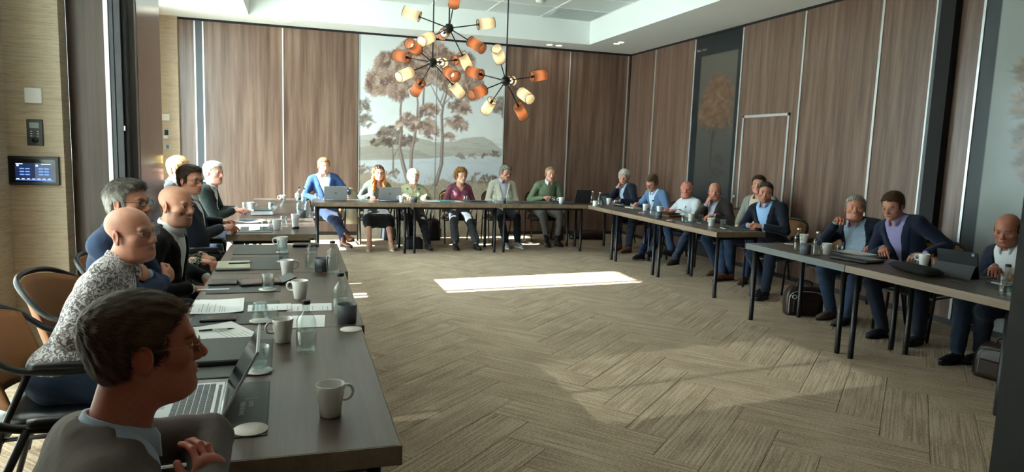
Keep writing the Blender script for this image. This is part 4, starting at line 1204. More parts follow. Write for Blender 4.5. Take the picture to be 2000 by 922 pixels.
    if top.get('collar'):
        c = N+MT@np.array([0, .012, .012+top.get('cup', .006)]); zz = nrm(hz*.5+tz*.7); MC = frame(np.cross(zz, tx), zz)
        MC = np.stack([np.cross(nrm(np.cross(zz, tx)), zz), nrm(np.cross(zz, tx)), zz], 1)
        collar_ring(c, MC, .0595*(.93 if fem else 1)*top.get('cr', 1), .036, top.get('cgap', .22), top.get('cpts', .03)).build('collar', top['collar'], parent=root)
    if top.get('tie'):
        m = MB(); secs = []
        for z, w_, dy in ((L-.035, .013, .064), (L-.06, .019, .080), (L-.075, .014, .090), (L-.10, .018, .105), (L-.2, .03, .132), (L-.32, .038, .14), (L-.36, .0, .14)):
            c = P+MT@np.array([0, dy+.018, z]); secs.append([c+MT@np.array(q) for q in ((-w_, 0, 0), (0, .007, 0), (w_, 0, 0), (0, -.004, 0))])
        m.sweep(secs); m.build('tie', top['tie'], parent=root)
    if top.get('buttons'):
        for q in range(5):
            z = L-.10-.07*q; y0 = .118+inf_y(q, belly)
            MB().lathe([(.0045, 0), (.0045, .002)], 8).build('button', plain('button_white', 'e9e6df', .4), parent=root, loc=tuple(P+MT@np.array([0, y0, z])))
    # ---------------- legs
    tr = top.get('trousers')
    lp = [q for sd in (1, -1) for q in LEG[sd][:3]]
    if legsw and (tr or bareleg):
        g = Fld(np.minimum.reduce([P-.22]+lp)-.10, np.minimum(np.maximum.reduce([P+.22]+lp)+.10, [9, 9, P[2]+.13]), max(h, .011))
        g.ell(P+np.array([0, -.005, -.01]), (.178*wide, .140, .105), .05)
        if bareleg:
            for sd in (1, -1):
                a, b, c, _, _ = LEG[sd]; b2 = b+(c-b)*.16; g.cap(a, b, .098, .076, .06); g.cap(b, b2, .076, .080, .05)
            for q in (.25, .45, .65, .85, 1.0): u = HJ[1]*(1-q)+LEG[1][1]*q; v = HJ[-1]*(1-q)+LEG[-1][1]*q; g.cap(u, v, .086-.012*q, k=.04)
            u = LEG[1][1]+(LEG[1][2]-LEG[1][1])*.14; v = LEG[-1][1]+(LEG[-1][2]-LEG[-1][1])*.14; g.cap(u, v, .072, k=.04)
            wrinkle(g, .0015, seed); emit_part('skirt', g, bareleg)
        else:
            for sd in (1, -1):
                a, b, c, _, _ = LEG[sd]; e = c+(b-c)/np.linalg.norm(b-c)*top.get('hem', .02)
                g.cap(a, b, .092, .066, .045); m = b+(e-b)*.35; g.cap(b, m, .063, .061, .035); g.cap(m, e, .061, top.get('leg', .054), .02)
            wrinkle(g, .0016, seed); emit_part('trousers', g, tr)
    shoe = top.get('shoe')
    if shoe and legsw:
        for sd in (1, -1):
            a, b, c, ff, roll = LEG[sd]; up = nrm(b-c)*.35+np.array([0, 0, 1])*.65 if not legs.get(sd, {}).get('tilt') else nrm(b-c)
            MFt = frame(ff, up); g = Fld((-.07, -.10, -.10), (.07, .23, .09), .0085)
            g.ell((0, -.02, -.035), (.036, .052, .042), .02); g.ell((0, .06, -.045), (.040, .075, .034), .03); g.ell((0, .13, -.058), (.043, .065, .024), .03); g.cap((0, -.01, -.03), (0, -.012, .03), .040, .041, .02)
            g.D = np.maximum(g.D, -(g.Z+.074))
            if top.get('heel'): g.cap((0, -.04, -.06), (0, -.045, -.085), .018, .012, .01)
            g.cap((0, -.012, .02), (0, -.014, .09), .033, .036, .005, 'sub') if top.get('lowshoe') else None
            V, F = g.mesh(); o = link('shoe', mesh_np('shoe', V@MFt.T+c+np.array([0, 0, -.004]), F, [shoe]), root)
            m = MB(); out = []
            for i in range(20):
                q = 2*math.pi*i/20; x = .041*math.sin(q); y = .062+.138*math.cos(q); x *= 1+.12*math.cos(q); out.append((x*.98, y))
            m.prism(out, -.090, -.072); m.v = [tuple(MFt@np.array(p)+c+np.array([0, 0, -.004])) for p in m.v]; m.build('sole', top.get('sole', plain('dark_sole', '17130f', .6)), parent=o)
            if top.get('sock'):
                m = MB(); u = nrm(b-c); m.tube([c-np.array([0, 0, .03]), c+u*.03, c+u*.11], [.036, .036, .042], 12); m.build('sock', top['sock'], parent=root)
    return root
def inf_y(q, belly): return belly*.8

# ------------------------------------------------------------------ the people round the tables, each in an armchair
W_ = cloth
def tab(sd, x=.13, y=.42, z=.795, pose='relax', turn=.5): return dict(t=(sd*x, y, z), f=(-sd*turn, .85, -.06), n=(0, .05, 1), pose=pose, e=(sd*.7, -.5, -.6))
def lap(sd, x=.08, y=.27, z=.66): return dict(t=(sd*x, y, z), f=(-sd*.6, .8, -.2), n=(0, .2, 1), pose='relax', e=(sd*.7, -.6, -.5))
def cross(sd, up=0): return dict(t=(-sd*.135, .205+.03*sd, .325-.02*sd+up), rel='chest', f=(-sd*.92, .0, .3), n=(0, 1, .25), pose='relax' if sd > 0 else 'grip', e=(sd*.8, .1, -.7))
def chin(sd): return dict(t=(sd*.05, .085, -.125), rel='head', f=(-sd*.65, .05, .7), n=(sd*.5, .8, .2), pose='fist', e=(sd*.5, .5, -1))
def clasp(sd, y=.42, x=.03, z=.80): return dict(t=(sd*x, y, z), f=(-sd*.85, .5, .15), n=(sd*.35, .25, .9), pose='grip', e=(sd*.8, -.4, -.6))
JEANS = W_('blue_denim', '27364e', .9, bump=.35); JEANS2 = W_('mid_blue_denim', '2a3950', .9, bump=.35); DKJ = W_('dark_denim', '1d2636', .9, bump=.3)
NAVY = W_('navy_wool', '1b2130'); NAVY2 = W_('deep_navy_wool', '161b28'); BLACK = W_('black_wool', '131418'); WHITE = W_('white_cotton', 'd6d9dc'); PALE = W_('pale_blue_cotton', 'a9b8cc')
SKY = W_('sky_blue_cotton', '8fb0d8'); CHAR = W_('charcoal_wool', '2b2c31'); BROWNSH = plain('tan_shoe_leather', '6e3f27', .35); BLKSH = plain('black_shoe_leather', '121214', .3); DBR = plain('dark_brown_suede', '33261f', .8)
SOCK = plain('dark_sock', '17181d', .9)
CH = []
def seat_chair(x, y, th, lab): chair(x, y, th, lab)

# --- near row, looking towards the open floor
person('man in taupe blazer and mustard tie with arms crossed, brown hair and rimless glasses', (-.47, 1.43), 22, (-.302, 1.525, 1.128), (16, 1, 0),
    dict(hz=.90, nl=.045, skin='a8604c', wide=1.0, jaw=1.02, fat=.5, smile=1, browcol='3a2a20', iris='55606a', glasses=dict(col='8f8f90', rimless=1, r=.0010),
         hair=dict(style='short', t=.0075, cols=['3a2719', '5e4530'], n=16000, len=.019, lift=.10, wid=.00075, comb=(0, 1.2, -.1), keep='short'), look=(0, 0)),
    dict(jacket=W_('taupe_wool', '5a504c', .9, bump=.3), shirt=PALE, collar=PALE, tie=W_('mustard_silk', '8a5a1e', .5, ('check', 'a06c28', 90)), zb=.10, lap=.062, trousers=CHAR, shoe=BLKSH, wr=.0014),
    [dict(t=(-.070, .325, .815), f=(-.45, .15, .88), n=(1, .35, .2), pose='relax', e=(.8, .3, -.6)), dict(t=(.08, .27, .77), f=(.95, -.25, .0), n=(0, 1, .2), pose='grip', e=(-.55, 1, -.1))],
    h=.005, hh=.0025, belly=.08, seed=1)
person('bald man in floral patterned shirt and thin glasses leaning over the table', (-.95, 3.22), 2, (-.70, 3.34, 1.135), (-28, 3, -4),
    dict(skin='c58a74', wide=1.0, jaw=.98, fat=.4, smile=1, browcol='a58672', iris='6a7c8a', scalp='x', scalpcol='b08a78', glasses=dict(col='77706a', r=.0009, h=.0125)),
    dict(shirt=W_('floral_shirt', 'd4d1d3', .85, ('floral', '6a6164', 30)), collar=W_('floral_shirt_collar', 'd4d1d3', .85, ('floral', '6a6164', 30)), zb=.3, trousers=JEANS, shoe=BLKSH, wr=.0018, sname='patterned_shirt'),
    [lap(1, .10, .36, .66), lap(-1, .10, .36, .66)], h=.008, hh=.0032, belly=.10, seed=2)
person('man in navy blazer with crossed arms, grey hair and dark-rimmed glasses', (-.96, 3.98), -8, (-.84, 3.97, 1.215), (-22, 2, 0),
    dict(skin='c78c74', smile=1, browcol='5a4a42', glasses=dict(col='2a2422', r=.0016, h=.016), hair=dict(style='short', t=.011, cols=['3c3733', '6b645c'], grey_sides='a9a49c', n=7000, len=.024, lift=.35, front=.010)),
    dict(jacket=W_('mid_navy_wool', '2b3b58', .85, bump=.3), shirt=PALE, collar=PALE, zb=.12, trousers=CHAR, shoe=BLKSH),
    [cross(1), cross(-1)], h=.009, hh=.0035, belly=.03, seed=3)
person('bald man with short dark beard in black suit, behind the crossed arms', (-.86, 4.56), -8, (-.69, 4.47, 1.160), (-34, -2, 0),
    dict(skin='c98f76', wide=.98, smile=1.6, beard=.42, beardcol='4d3a30', scalp='x', scalpcol='95735f', browcol='3c2c24', fat=.2),
    dict(jacket=BLACK, shirt=WHITE, collar=WHITE, zb=.14, trousers=BLACK, shoe=BLKSH), [lap(1, .12, .34), lap(-1, .12, .34)], h=.009, hh=.0035, seed=4)
person('person in black and cream leaf-print blouse, mostly hidden by the bearded bald man', (-.96, 5.26), -5, (-.80, 5.22, 1.085), (-26, 0, 0),
    dict(skin='cf9a82', jaw=.9, browcol='5a4636', glasses=dict(col='6a5a50', r=.0012), hair=dict(style='bob', t=.012, cols=['4a3627', '6f553e'], n=1500, len=.03)),
    dict(shirt=W_('leaf_print', '17181a', .8, ('floral', 'a5a48f', 24)), trousers=BLACK, shoe=BLKSH, vneck=.07, sname='blouse'), [lap(1, .06, .36, .70), lap(-1, .06, .36, .70)], h=.010, hh=.0045, fem=True, seed=5)
person('dark-haired man in dark suit and glasses holding a pen over papers', (-.85, 6.20), 2, (-.84, 6.14, 1.225), (-36, -4, 0),
    dict(skin='bd826a', browcol='2a201a', glasses=dict(col='1c1a1a', r=.002, h=.0175), hair=dict(style='short', t=.012, cols=['2a1f18', '4a382a'], n=2500, len=.026, front=.012, lift=.3), look=(0, 0)),
    dict(jacket=NAVY2, shirt=WHITE, collar=WHITE, zb=.10, trousers=BLACK, shoe=BLKSH), [dict(t=(-.10, .30, .815), f=(.2, .95, .1), n=(.5, 0, .9), pose='pen', e=(.8, -.5, -.6)), dict(t=(-.26, .30, .84), f=(.5, .8, .1), n=(-.4, 0, .9), pose='pen', e=(-.8, -.4, -.6))], h=.011, hh=.0042, seed=6)
person('blond man in dark waistcoat with white sleeves crossed, behind the dark-haired man', (-1.20, 7.30), 0, (-1.09, 7.28, 1.27), (-20, 0, 0),
    dict(skin='d8a48c', browcol='b09060', hair=dict(style='short', t=.011, cols=['b08a50', 'e0c48a'], n=2000, len=.025, lift=.3), fat=.3),
    dict(jacket=W_('dark_waistcoat', '1d1f26'), jname='waistcoat', shirt=WHITE, collar=WHITE, zb=.12, trousers=DKJ, shoe=BLKSH), [cross(1, -.03), cross(-1, -.03)], h=.012, hh=.0045, seed=7)
person('white-haired man in dark green checked jacket with a hand on the table', (-1.06, 8.22), -4, (-.88, 8.16, 1.205), (-34, -3, 0),
    dict(skin='d39a86', wide=1.05, fat=.7, browcol='b9b0a4', hair=dict(style='short', t=.011, cols=['cfc9bd', 'f0ece2'], n=2200, len=.026, lift=.3, front=.008)),
    dict(jacket=W_('green_check_wool', '2a322f', .9, ('check', '1d2422', 70)), shirt=WHITE, collar=WHITE, zb=.14, trousers=W_('slate_chinos', '3d4656'), shoe=BLKSH), [tab(1, .04, .46, .785, turn=.1), dict(t=(-.10, .46, .785), f=(.1, 1, 0), n=(0, 0, 1), pose='flat', e=(-.7, -.4, -.6))], h=.012, hh=.0045, belly=.08, seed=8)

# --- back row, facing the camera
LK = lambda x, y, z=.095: dict(t=(x, y), z=z, world=1)
person('fair-haired man in bright blue blazer behind the first silver laptop', (.42, 10.98), -88, (.38, 10.93, 1.225), (-74, -6, 3),
    dict(skin='d9a68f', jaw=.98, browcol='9a7448', hair=dict(style='high', keep='short', t=.011, cols=['8a6238', 'b08a58'], n=2500, len=.024, lift=.4, front=.008)),
    dict(jacket=W_('blue_blazer', '2b4470', .8), shirt=WHITE, collar=WHITE, zb=.14, cgap=.4, trousers=W_('navy_chinos', '222e4a'), shoe=BROWNSH, hem=.05),
    [dict(t=(.10, .34, .70), f=(-.3, .9, -.2), n=(0, .2, 1), e=(.9, -.3, -.3)), tab(-1, .27, .34, .785, turn=-.1)], legs={1: dict(t=(.72, 10.20), z=.20, world=1, f=(.25, -1, .12), fw=1, tilt=1), -1: dict(t=(.66, 10.12), z=.095, world=1, f=(.6, -.8, 0), fw=1)}, h=.012, hh=.0045, seed=9)
person('woman with long auburn hair and glasses in grey-green top behind the second silver laptop', (1.18, 11.0), -88, (1.205, 10.86, 1.135), (-84, -3, 0),
    dict(skin='d5a08a', jaw=.86, browcol='3a2418', glasses=dict(col='201a1a', r=.0018), smile=1, hair=dict(style='long', keep='short', t=.013, cols=['8a4f26', 'c98a4a'], dark_roots='2d1c14', n=2500, len=.035, lift=.05, whorl=(0, -.02, .25))),
    dict(shirt=W_('grey_green_jersey', '56605a'), skirt=W_('black_skirt', '1d1d20'), shoe=plain('nude_pump', 'b08c78', .4), lowshoe=1, vneck=.09, sname='blouse', sole=plain('pale_sole', 'c9b8a6', .6)),
    [tab(1, .10, .34, .79), tab(-1, .10, .34, .79)], legs={1: dict(t=(1.02, 10.32), world=1, f=(-.15, -1, 0), fw=1), -1: dict(t=(1.34, 10.32), world=1, f=(.1, -1, 0), fw=1)}, fem=True, h=.011, hh=.0045, seed=10, wide=1.08)
person('woman with short pale blond hair in light green shirt behind two bottles', (1.77, 11.02), -90, (1.755, 10.87, 1.085), (-86, 0, 0),
    dict(skin='dcae9b', jaw=.9, browcol='a08a6a', smile=1, hair=dict(style='bob', keep='fringe', t=.020, cols=['c8b48a', 'f2e8d0'], n=2500, len=.03, lift=.2)),
    dict(shirt=W_('light_green_cotton', '9a9f80'), collar=W_('light_green_cotton', '9a9f80'), cgap=.45, trousers=BLACK, shoe=BLKSH, sname='blouse', vneck=.05),
    [tab(1, .12, .36, .79), tab(-1, .12, .36, .79)], legs={1: dict(t=(1.72, 10.75), world=1), -1: dict(t=(1.90, 10.28), world=1, f=(.15, -1, 0), fw=1)}, fem=True, h=.011, hh=.0045, seed=11)
person('smiling woman with curly auburn hair and glasses in shiny plum blouse', (2.53, 11.02), -88, (2.54, 10.90, 1.118), (-76, -2, 0),
    dict(skin='d9a58c', jaw=.9, smile=1.8, browcol='7a5434', glasses=dict(col='5a3c34', r=.0012), hair=dict(style='curly', keep='short', t=.027, rough=.005, freq=110, cols=['5e3a20', 'a8783e'], n=3000, len=.02, lift=.6)),
    dict(shirt=W_('plum_satin', '6d3346', .32, sheen=.6, bump=.4), trousers=W_('grey_check_wool', '4a4d52', .9, ('check', '3a3d42', 60)), shoe=BLKSH, sock=SOCK, vneck=.10, leg=.07, hem=.06, sname='blouse'),
    [lap(1, .05, .30, .66), lap(-1, .05, .30, .66)], legs={1: dict(t=(2.34, 10.32), world=1, f=(-.05, -1, 0), fw=1), -1: dict(t=(2.67, 10.30), world=1, f=(.1, -1, 0), fw=1)}, fem=True, h=.011, hh=.0045, seed=12)
person('grey-haired man with glasses in cream jacket and pale shirt, head tilted', (3.28, 11.06), -88, (3.305, 10.95, 1.185), (-66, -8, 10),
    dict(skin='c08a72', browcol='5f564e', glasses=dict(col='4a2c2c', r=.0014, h=.0155), hair=dict(style='short', t=.012, cols=['5a5650', '9a958c'], n=2500, len=.028, lift=.25, front=.008)),
    dict(jacket=W_('cream_linen', 'bdb9a8', .9), shirt=W_('pale_lilac_cotton', 'b3b0bd'), collar=W_('pale_lilac_cotton', 'b3b0bd'), zb=.16, half=.03, cgap=.4, trousers=W_('black_navy', '14161d'), shoe=plain('grey_sneaker', '77787a', .8), sole=plain('white_sole', 'cfcfca', .6)),
    [lap(1, .04, .30, .66), lap(-1, .04, .30, .66)], legs={1: dict(t=(3.19, 10.42), world=1, f=(-.1, -1, 0), fw=1), -1: dict(t=(3.40, 10.45), world=1, f=(.2, -1, 0), fw=1)}, h=.012, hh=.0045, belly=.05, seed=13)
person('man with receding sandy hair in green jumper over white collar, hands clasped', (4.05, 11.06), -92, (4.06, 10.82, 1.185), (-92, -3, 3),
    dict(skin='cf9a84', smile=1, browcol='8a6a4c', hair=dict(style='high', keep='high', t=.008, cols=['8a6a4a', 'b09470'], n=1800, len=.016, lift=.25)),
    dict(shirt=W_('sage_knit', '69785f', .95, bump=.5), collar=WHITE, cgap=.35, trousers=W_('grey_chinos', '6f6b69'), shoe=BLKSH, sock=SOCK, hem=.10, leg=.046, sname='jumper'),
    [clasp(1, .30, .03, .80), clasp(-1, .30, -.01, .80)], legs={1: dict(t=(3.93, 10.52), world=1, f=(-.1, -1, 0), fw=1), -1: dict(t=(4.14, 10.58), world=1, f=(.15, -1, 0), fw=1)}, h=.012, hh=.0045, wide=1.02, seed=14)

# --- right row, backs to the panelled wall
person('man with thick wavy white hair resting his chin on his fist', (5.42, 10.42), 190, (5.26, 10.48, 1.18), (236, -6, 6),
    dict(skin='c48e78', browcol='a09a90', hair=dict(style='wavy', keep='fringe', t=.019, rough=.0022, freq=120, cols=['a8a39a', 'dcd8ce'], n=2500, len=.024, lift=.4)),
    dict(jacket=NAVY, shirt=PALE, collar=PALE, zb=.14, trousers=DKJ, shoe=BROWNSH), [chin(1), tab(-1, .10, .44, .785)], legs={1: dict(t=(5.02, 10.05), world=1, f=(-.9, -.5, 0), fw=1), -1: dict(t=(5.02, 9.72), world=1, f=(-.9, -.3, 0), fw=1)}, h=.012, hh=.0045, seed=15)
person('man in light blue blazer and glasses bending over to write', (5.45, 9.42), 186, (5.17, 9.36, 1.135), (208, -30, 0),
    dict(skin='bf8870', browcol='4a3a2c', glasses=dict(col='1d1a1a', r=.0018), hair=dict(style='short', t=.013, cols=['4a3c2e', '75634c'], n=2500, len=.028, lift=.3, front=.012)),
    dict(jacket=W_('light_blue_blazer', '5a7394', .85, bump=.3), shirt=W_('white_blue_cotton', 'b9cadb'), collar=W_('white_blue_cotton', 'b9cadb'), zb=.14, trousers=W_('royal_navy', '232c47'), shoe=BLKSH),
    [dict(t=(.10, .50, .785), f=(-.4, .9, -.1), n=(.35, 0, .9), pose='pen', e=(.8, -.4, -.5)), tab(-1, .16, .44, .785)], legs={1: dict(t=(4.86, 9.0), world=1, f=(-.9, -.35, 0), fw=1), -1: dict(t=(4.78, 8.62), world=1, z=.10, f=(-.75, -.6, 0), fw=1)}, h=.012, hh=.0045, belly=.04, wide=1.04, seed=16)
person('ruddy man with thin white hair in white shirt, forearms on the table', (5.50, 8.72), 192, (5.38, 8.70, 1.085), (232, -3, 0),
    dict(skin='c07a68', wide=1.04, fat=.8, browcol='b5a598', scalp='side', scalpcol='cfc6bc', hair=dict(style='side', keep='side', t=.006, cols=['b9b2a8', 'd9d4cc'], n=900, len=.014)),
    dict(shirt=W_('pale_white_shirt', 'c4c9ce'), collar=W_('pale_white_shirt', 'c4c9ce'), cgap=.35, trousers=JEANS2, shoe=DBR, wr=.002), [tab(1, .05, .44, .785, turn=.9), tab(-1, .07, .46, .785, turn=.8)], legs={1: dict(t=(5.10, 8.55), world=1, z=.22, f=(-.95, -.1, .25), fw=1), -1: dict(t=(4.80, 8.02), world=1, f=(-.9, -.4, 0), fw=1)}, h=.011, hh=.0045, belly=.10, seed=17)
person('bald man in brown jacket with two fingers raised to his cheek', (5.56, 8.06), 196, (5.41, 8.04, 1.10), (233, -6, 0),
    dict(skin='c48a74', fat=.5, browcol='b0988a', scalp='side', scalpcol='b7aca0'),
    dict(jacket=W_('dark_brown_wool', '2c2321'), shirt=W_('pale_grey_lilac', 'a9a6ba'), collar=W_('pale_grey_lilac', 'a9a6ba'), cgap=.4, zb=.10, half=.03, trousers=JEANS, shoe=BROWNSH), [dict(t=(.075, .080, -.115), rel='head', f=(-.40, .05, .9), n=(.5, .7, .1), pose='point', e=(.5, .5, -1)), tab(-1, .12, .40, .785)], legs={1: dict(t=(5.35, 7.75), world=1, f=(-1, -.2, 0), fw=1), -1: dict(t=(5.16, 7.38), world=1, f=(-.95, -.3, 0), fw=1)}, h=.011, hh=.0045, belly=.08, seed=18)
person('brown-haired man in cream polo and grey cardigan, half behind the dark-suited man', (5.74, 7.42), 198, (5.66, 7.45, 1.225), (222, 0, 0),
    dict(skin='c58f78', browcol='3c2c22', hair=dict(style='short', t=.012, cols=['33251b', '54402f'], n=2500, len=.026, lift=.3, front=.01)),
    dict(jacket=W_('grey_cardigan', '85857e', .95), jname='cardigan', shirt=W_('cream_knit', 'b9ad98', .95), collar=W_('peach_collar', 'b98f72'), cgap=.5, lap=0, zb=.0, open=.07, vs=.12, trousers=JEANS, shoe=BROWNSH), [lap(1, .12, .34), lap(-1, .12, .34)], h=.011, hh=.0045, seed=19)
person('man with cropped dark hair in black suit, hands folded on the table end', (5.38, 6.72), 200, (5.19, 6.70, 1.175), (231, -8, 5),
    dict(skin='b87f68', jaw=1.04, browcol='2c221c', beard=.12, hair=dict(style='short', t=.006, cols=['2b2621', '4d463f'], n=2500, len=.012, lift=.35)),
    dict(jacket=NAVY2, shirt=SKY, collar=SKY, cgap=.35, zb=.12, trousers=DKJ, shoe=BLKSH), [clasp(1, .40, .05, .80), clasp(-1, .40, .0, .80)], legs={1: dict(t=(5.18, 6.55), world=1, f=(-.9, -.3, 0), fw=1), -1: dict(t=(4.98, 6.30), world=1, f=(-.9, -.4, 0), fw=1)}, h=.010, hh=.004, wide=1.05, seed=20)
person('grinning grey-haired man in navy blazer with one hand raised', (5.38, 5.28), 200, (5.15, 5.30, 1.118), (228, 0, 0),
    dict(skin='bd8068', wide=1.06, fat=.9, smile=2, squint=1, browcol='8a8078', hair=dict(style='high', keep='short', t=.009, cols=['77726a', 'aaa59c'], n=2500, len=.018, lift=.3)),
    dict(jacket=NAVY, shirt=W_('speckled_blue_cotton', 'a3b4c6', .85, ('floral', '8297ae', 60)), collar=W_('speckled_blue_cotton', 'a3b4c6'), cgap=.45, zb=.08, open=.05, trousers=JEANS2, shoe=plain('brown_hiking_shoe', '4a3d34', .8)), [dict(t=(.16, .36, 1.01), f=(-.6, .3, .6), n=(.5, -.5, .6), pose='grip', e=(.6, -.1, -1)), tab(-1, .16, .36, .785)], legs={1: dict(t=(5.05, 5.38), world=1, f=(-1, -.15, 0), fw=1), -1: dict(t=(5.03, 5.16), world=1, f=(-1, -.2, 0), fw=1)}, h=.010, hh=.004, belly=.12, wide=1.06, seed=21)
person('brown-haired man in navy blazer looking down to write with a pen', (5.36, 4.72), 190, (5.10, 4.82, 1.180), (196, -22, 0),
    dict(skin='bf876f', browcol='6a4a34', glasses=dict(col='8a8a8c', rimless=1, r=.001), hair=dict(style='short', t=.011, cols=['3b291d', '664a33'], n=3000, len=.026, lift=.25, comb=(0, 1, .2))),
    dict(jacket=W_('blazer_navy', '1a2136'), shirt=W_('lilac_cotton', '8d86b0'), collar=W_('lilac_cotton', '8d86b0'), cgap=.35, zb=.14, trousers=NAVY, shoe=plain('dark_blue_shoe', '1a1e2a', .6)), [dict(t=(.06, .44, .79), f=(-.5, .8, -.1), n=(.4, 0, .9), pose='pen', e=(.8, -.5, -.5)), tab(-1, .18, .34, .785)], legs={1: dict(t=(5.02, 4.72), world=1, f=(-1, -.1, 0), fw=1), -1: dict(t=(5.15, 4.45), world=1, f=(-.95, -.2, 0), fw=1)}, h=.010, hh=.004, wide=1.05, seed=22)
person('balding man in dark blazer typing at the black tablet', (5.42, 3.74), 186, (5.15, 3.80, 1.085), (200, -18, 0),
    dict(skin='b07660', fat=.5, browcol='3c302a', beard=.15, scalp='side', scalpcol='4a4038', hair=dict(style='side', keep='side', t=.006, cols=['3a332d', '5a524a'], n=900, len=.012)),
    dict(jacket=W_('slate_navy', '222838'), shirt=WHITE, collar=WHITE, cgap=.4, zb=.06, open=.05, trousers=DKJ, shoe=BLKSH), [tab(1, .05, .42, .79), tab(-1, .12, .40, .79)], legs={1: dict(t=(4.98, 3.95), world=1, f=(-1, -.1, 0), fw=1), -1: dict(t=(5.18, 3.92), world=1, f=(-1, -.1, 0), fw=1)}, h=.010, hh=.004, belly=.08, seed=23)
# --- armchairs: one under each sitter, two standing free
for x, y, th, lab in [(-.92, 3.18, 3, 'black-framed tan armchair of the floral-shirted man, its back in sunlight'), (-.70, 2.02, 4, 'empty tan armchair with its seat turned to the table, behind the taupe blazer'),
    (-.50, 1.38, 22, 'armchair under the man in the taupe blazer'), (-.97, 3.96, -8, 'armchair under the man in the navy blazer with crossed arms'), (-.88, 4.57, -8, 'armchair under the bearded bald man'),
    (-.98, 5.25, -5, 'armchair under the leaf-print blouse'), (-.79, 6.21, 2, 'armchair under the dark-haired man with the pen'), (-1.22, 7.30, 0, 'armchair under the blond man'), (-1.08, 8.22, -4, 'armchair under the checked jacket'),
    (.42, 11.0, -88, 'armchair under the bright blue blazer'), (1.18, 11.02, -88, 'armchair under the long-haired woman in the skirt'), (1.77, 11.04, -90, 'armchair under the woman in light green'),
    (2.53, 11.04, -88, 'armchair under the plum blouse'), (3.28, 11.08, -88, 'armchair under the cream jacket'), (4.05, 11.08, -92, 'armchair under the green jumper'),
    (5.44, 10.42, 190, 'armchair under the white wavy-haired man'), (5.47, 9.42, 186, 'armchair under the light blue blazer'), (5.52, 8.74, 192, 'armchair under the ruddy man in white shirt'), (5.58, 8.07, 196, 'armchair under the brown jacket'),
    (5.76, 7.42, 198, 'armchair under the grey cardigan'), (5.40, 6.72, 200, 'armchair under the man with folded hands'), (5.40, 5.28, 200, 'armchair under the grinning man'), (5.38, 4.72, 190, 'armchair under the man writing with a pen'), (5.44, 3.74, 186, 'armchair under the man at the black tablet'),
    (5.62, 5.98, 200, 'empty armchair with its rounded back between the folded hands and the grinning man')]:
    chair(x, y, th, lab)

# ------------------------------------------------------------------ things on the tables
ZT = TH+.0003
M_PORC = plain('white_porcelain', 'dcd9d6', .22, coat=.3)
M_GLS = glass('tumbler_glass', 'f8fcfc', .03)
M_BOT = glass('bottle_glass', 'f6faf8', .02)
M_WATER = glass('water', 'f3f8f7', .0)
M_STONE = plain('grey_stoneware', '5b6068', .6, noise=.05)
M_PAPER = plain('white_paper', 'dcdcdc', .8)
M_COAST = plain('paper_coaster', 'd2cbc6', .85, noise=.03)
M_PAD = plain('green_black_leather', '3f4340', .55, noise=.08, nscale=40, bump=.25, bscale=400)
M_PADE = plain('pad_edge', '1c1d1c', .5)
M_CAP = plain('black_cap', '121213', .4)
M_SIL = plain('silver_laptop', 'b4b6ba', .35, .6)
M_SCR = plain('dark_screen', '14161c', .12)
M_KEY = plain('grey_keys', '55585c', .5)
M_PHONE = plain('black_phone', '0e0f11', .15)
_p = {}
def proto(kind, make, loc, rz, label, group):
    if kind not in _p:
        o = make(); o.location = loc; o.rotation_euler = (0, 0, rz); o['label'] = label; o['group'] = group; _p[kind] = o; return o
    return dup(_p[kind], loc, rz, label, group)
def mk_mug():
    t = thing('mug', '-', 'mug')
    MB().lathe([(.0, .004), (.024, .004), (.029, 0), (.031, .003), (.034, .03), (.039, .065), (.0425, .096), (.0415, .098), (.040, .096), (.036, .065), (.031, .03), (.027, .010), (0, .008)], 28, cap0=False, cap1=False).build('cup', M_PORC, parent=t)
    pts = [(.038, 0, .082), (.052, 0, .088), (.064, 0, .080), (.068, 0, .064), (.060, 0, .048), (.046, 0, .043), (.036, 0, .045)]
    MB().tube(smooth_path(pts, 4), .0048, 8).build('handle', M_PORC, parent=t)
    MB().lathe([(.038, .078), (.0, .078)], 20, cap0=False, cap1=False).build('coffee', plain('black_coffee', '1d120b', .1), parent=t) if False else None
    return t
def mk_bottle(level):
    def f():
        t = thing('water_bottle', '-', 'bottle')
        MB().lathe([(.0, .003), (.032, .0), (.0375, .004), (.038, .02), (.038, .112), (.036, .128), (.028, .145), (.016, .156), (.0135, .162), (.0135, .186), (.0155, .187), (.0155, .192), (.0125, .192)], 26, cap0=False, cap1=False).build('glass_body', M_BOT, parent=t)
        MB().lathe([(.0, .006), (.034, .006), (.0355, .02), (.0355, level), (.0, level)], 24, cap0=False, cap1=False).build('water', M_WATER, parent=t)
        MB().lathe([(.0158, .190), (.0165, .191), (.0165, .204), (.015, .206)], 18, cap0=False).build('cap', M_CAP, parent=t)
        return t
    return f
def mk_clear_bottle():
    t = mk_bottle(.075)()
    for c in t.children:
        if c.name.startswith('cap'): c.data = c.data.copy(); c.data.materials[0] = M_ALU
    return t
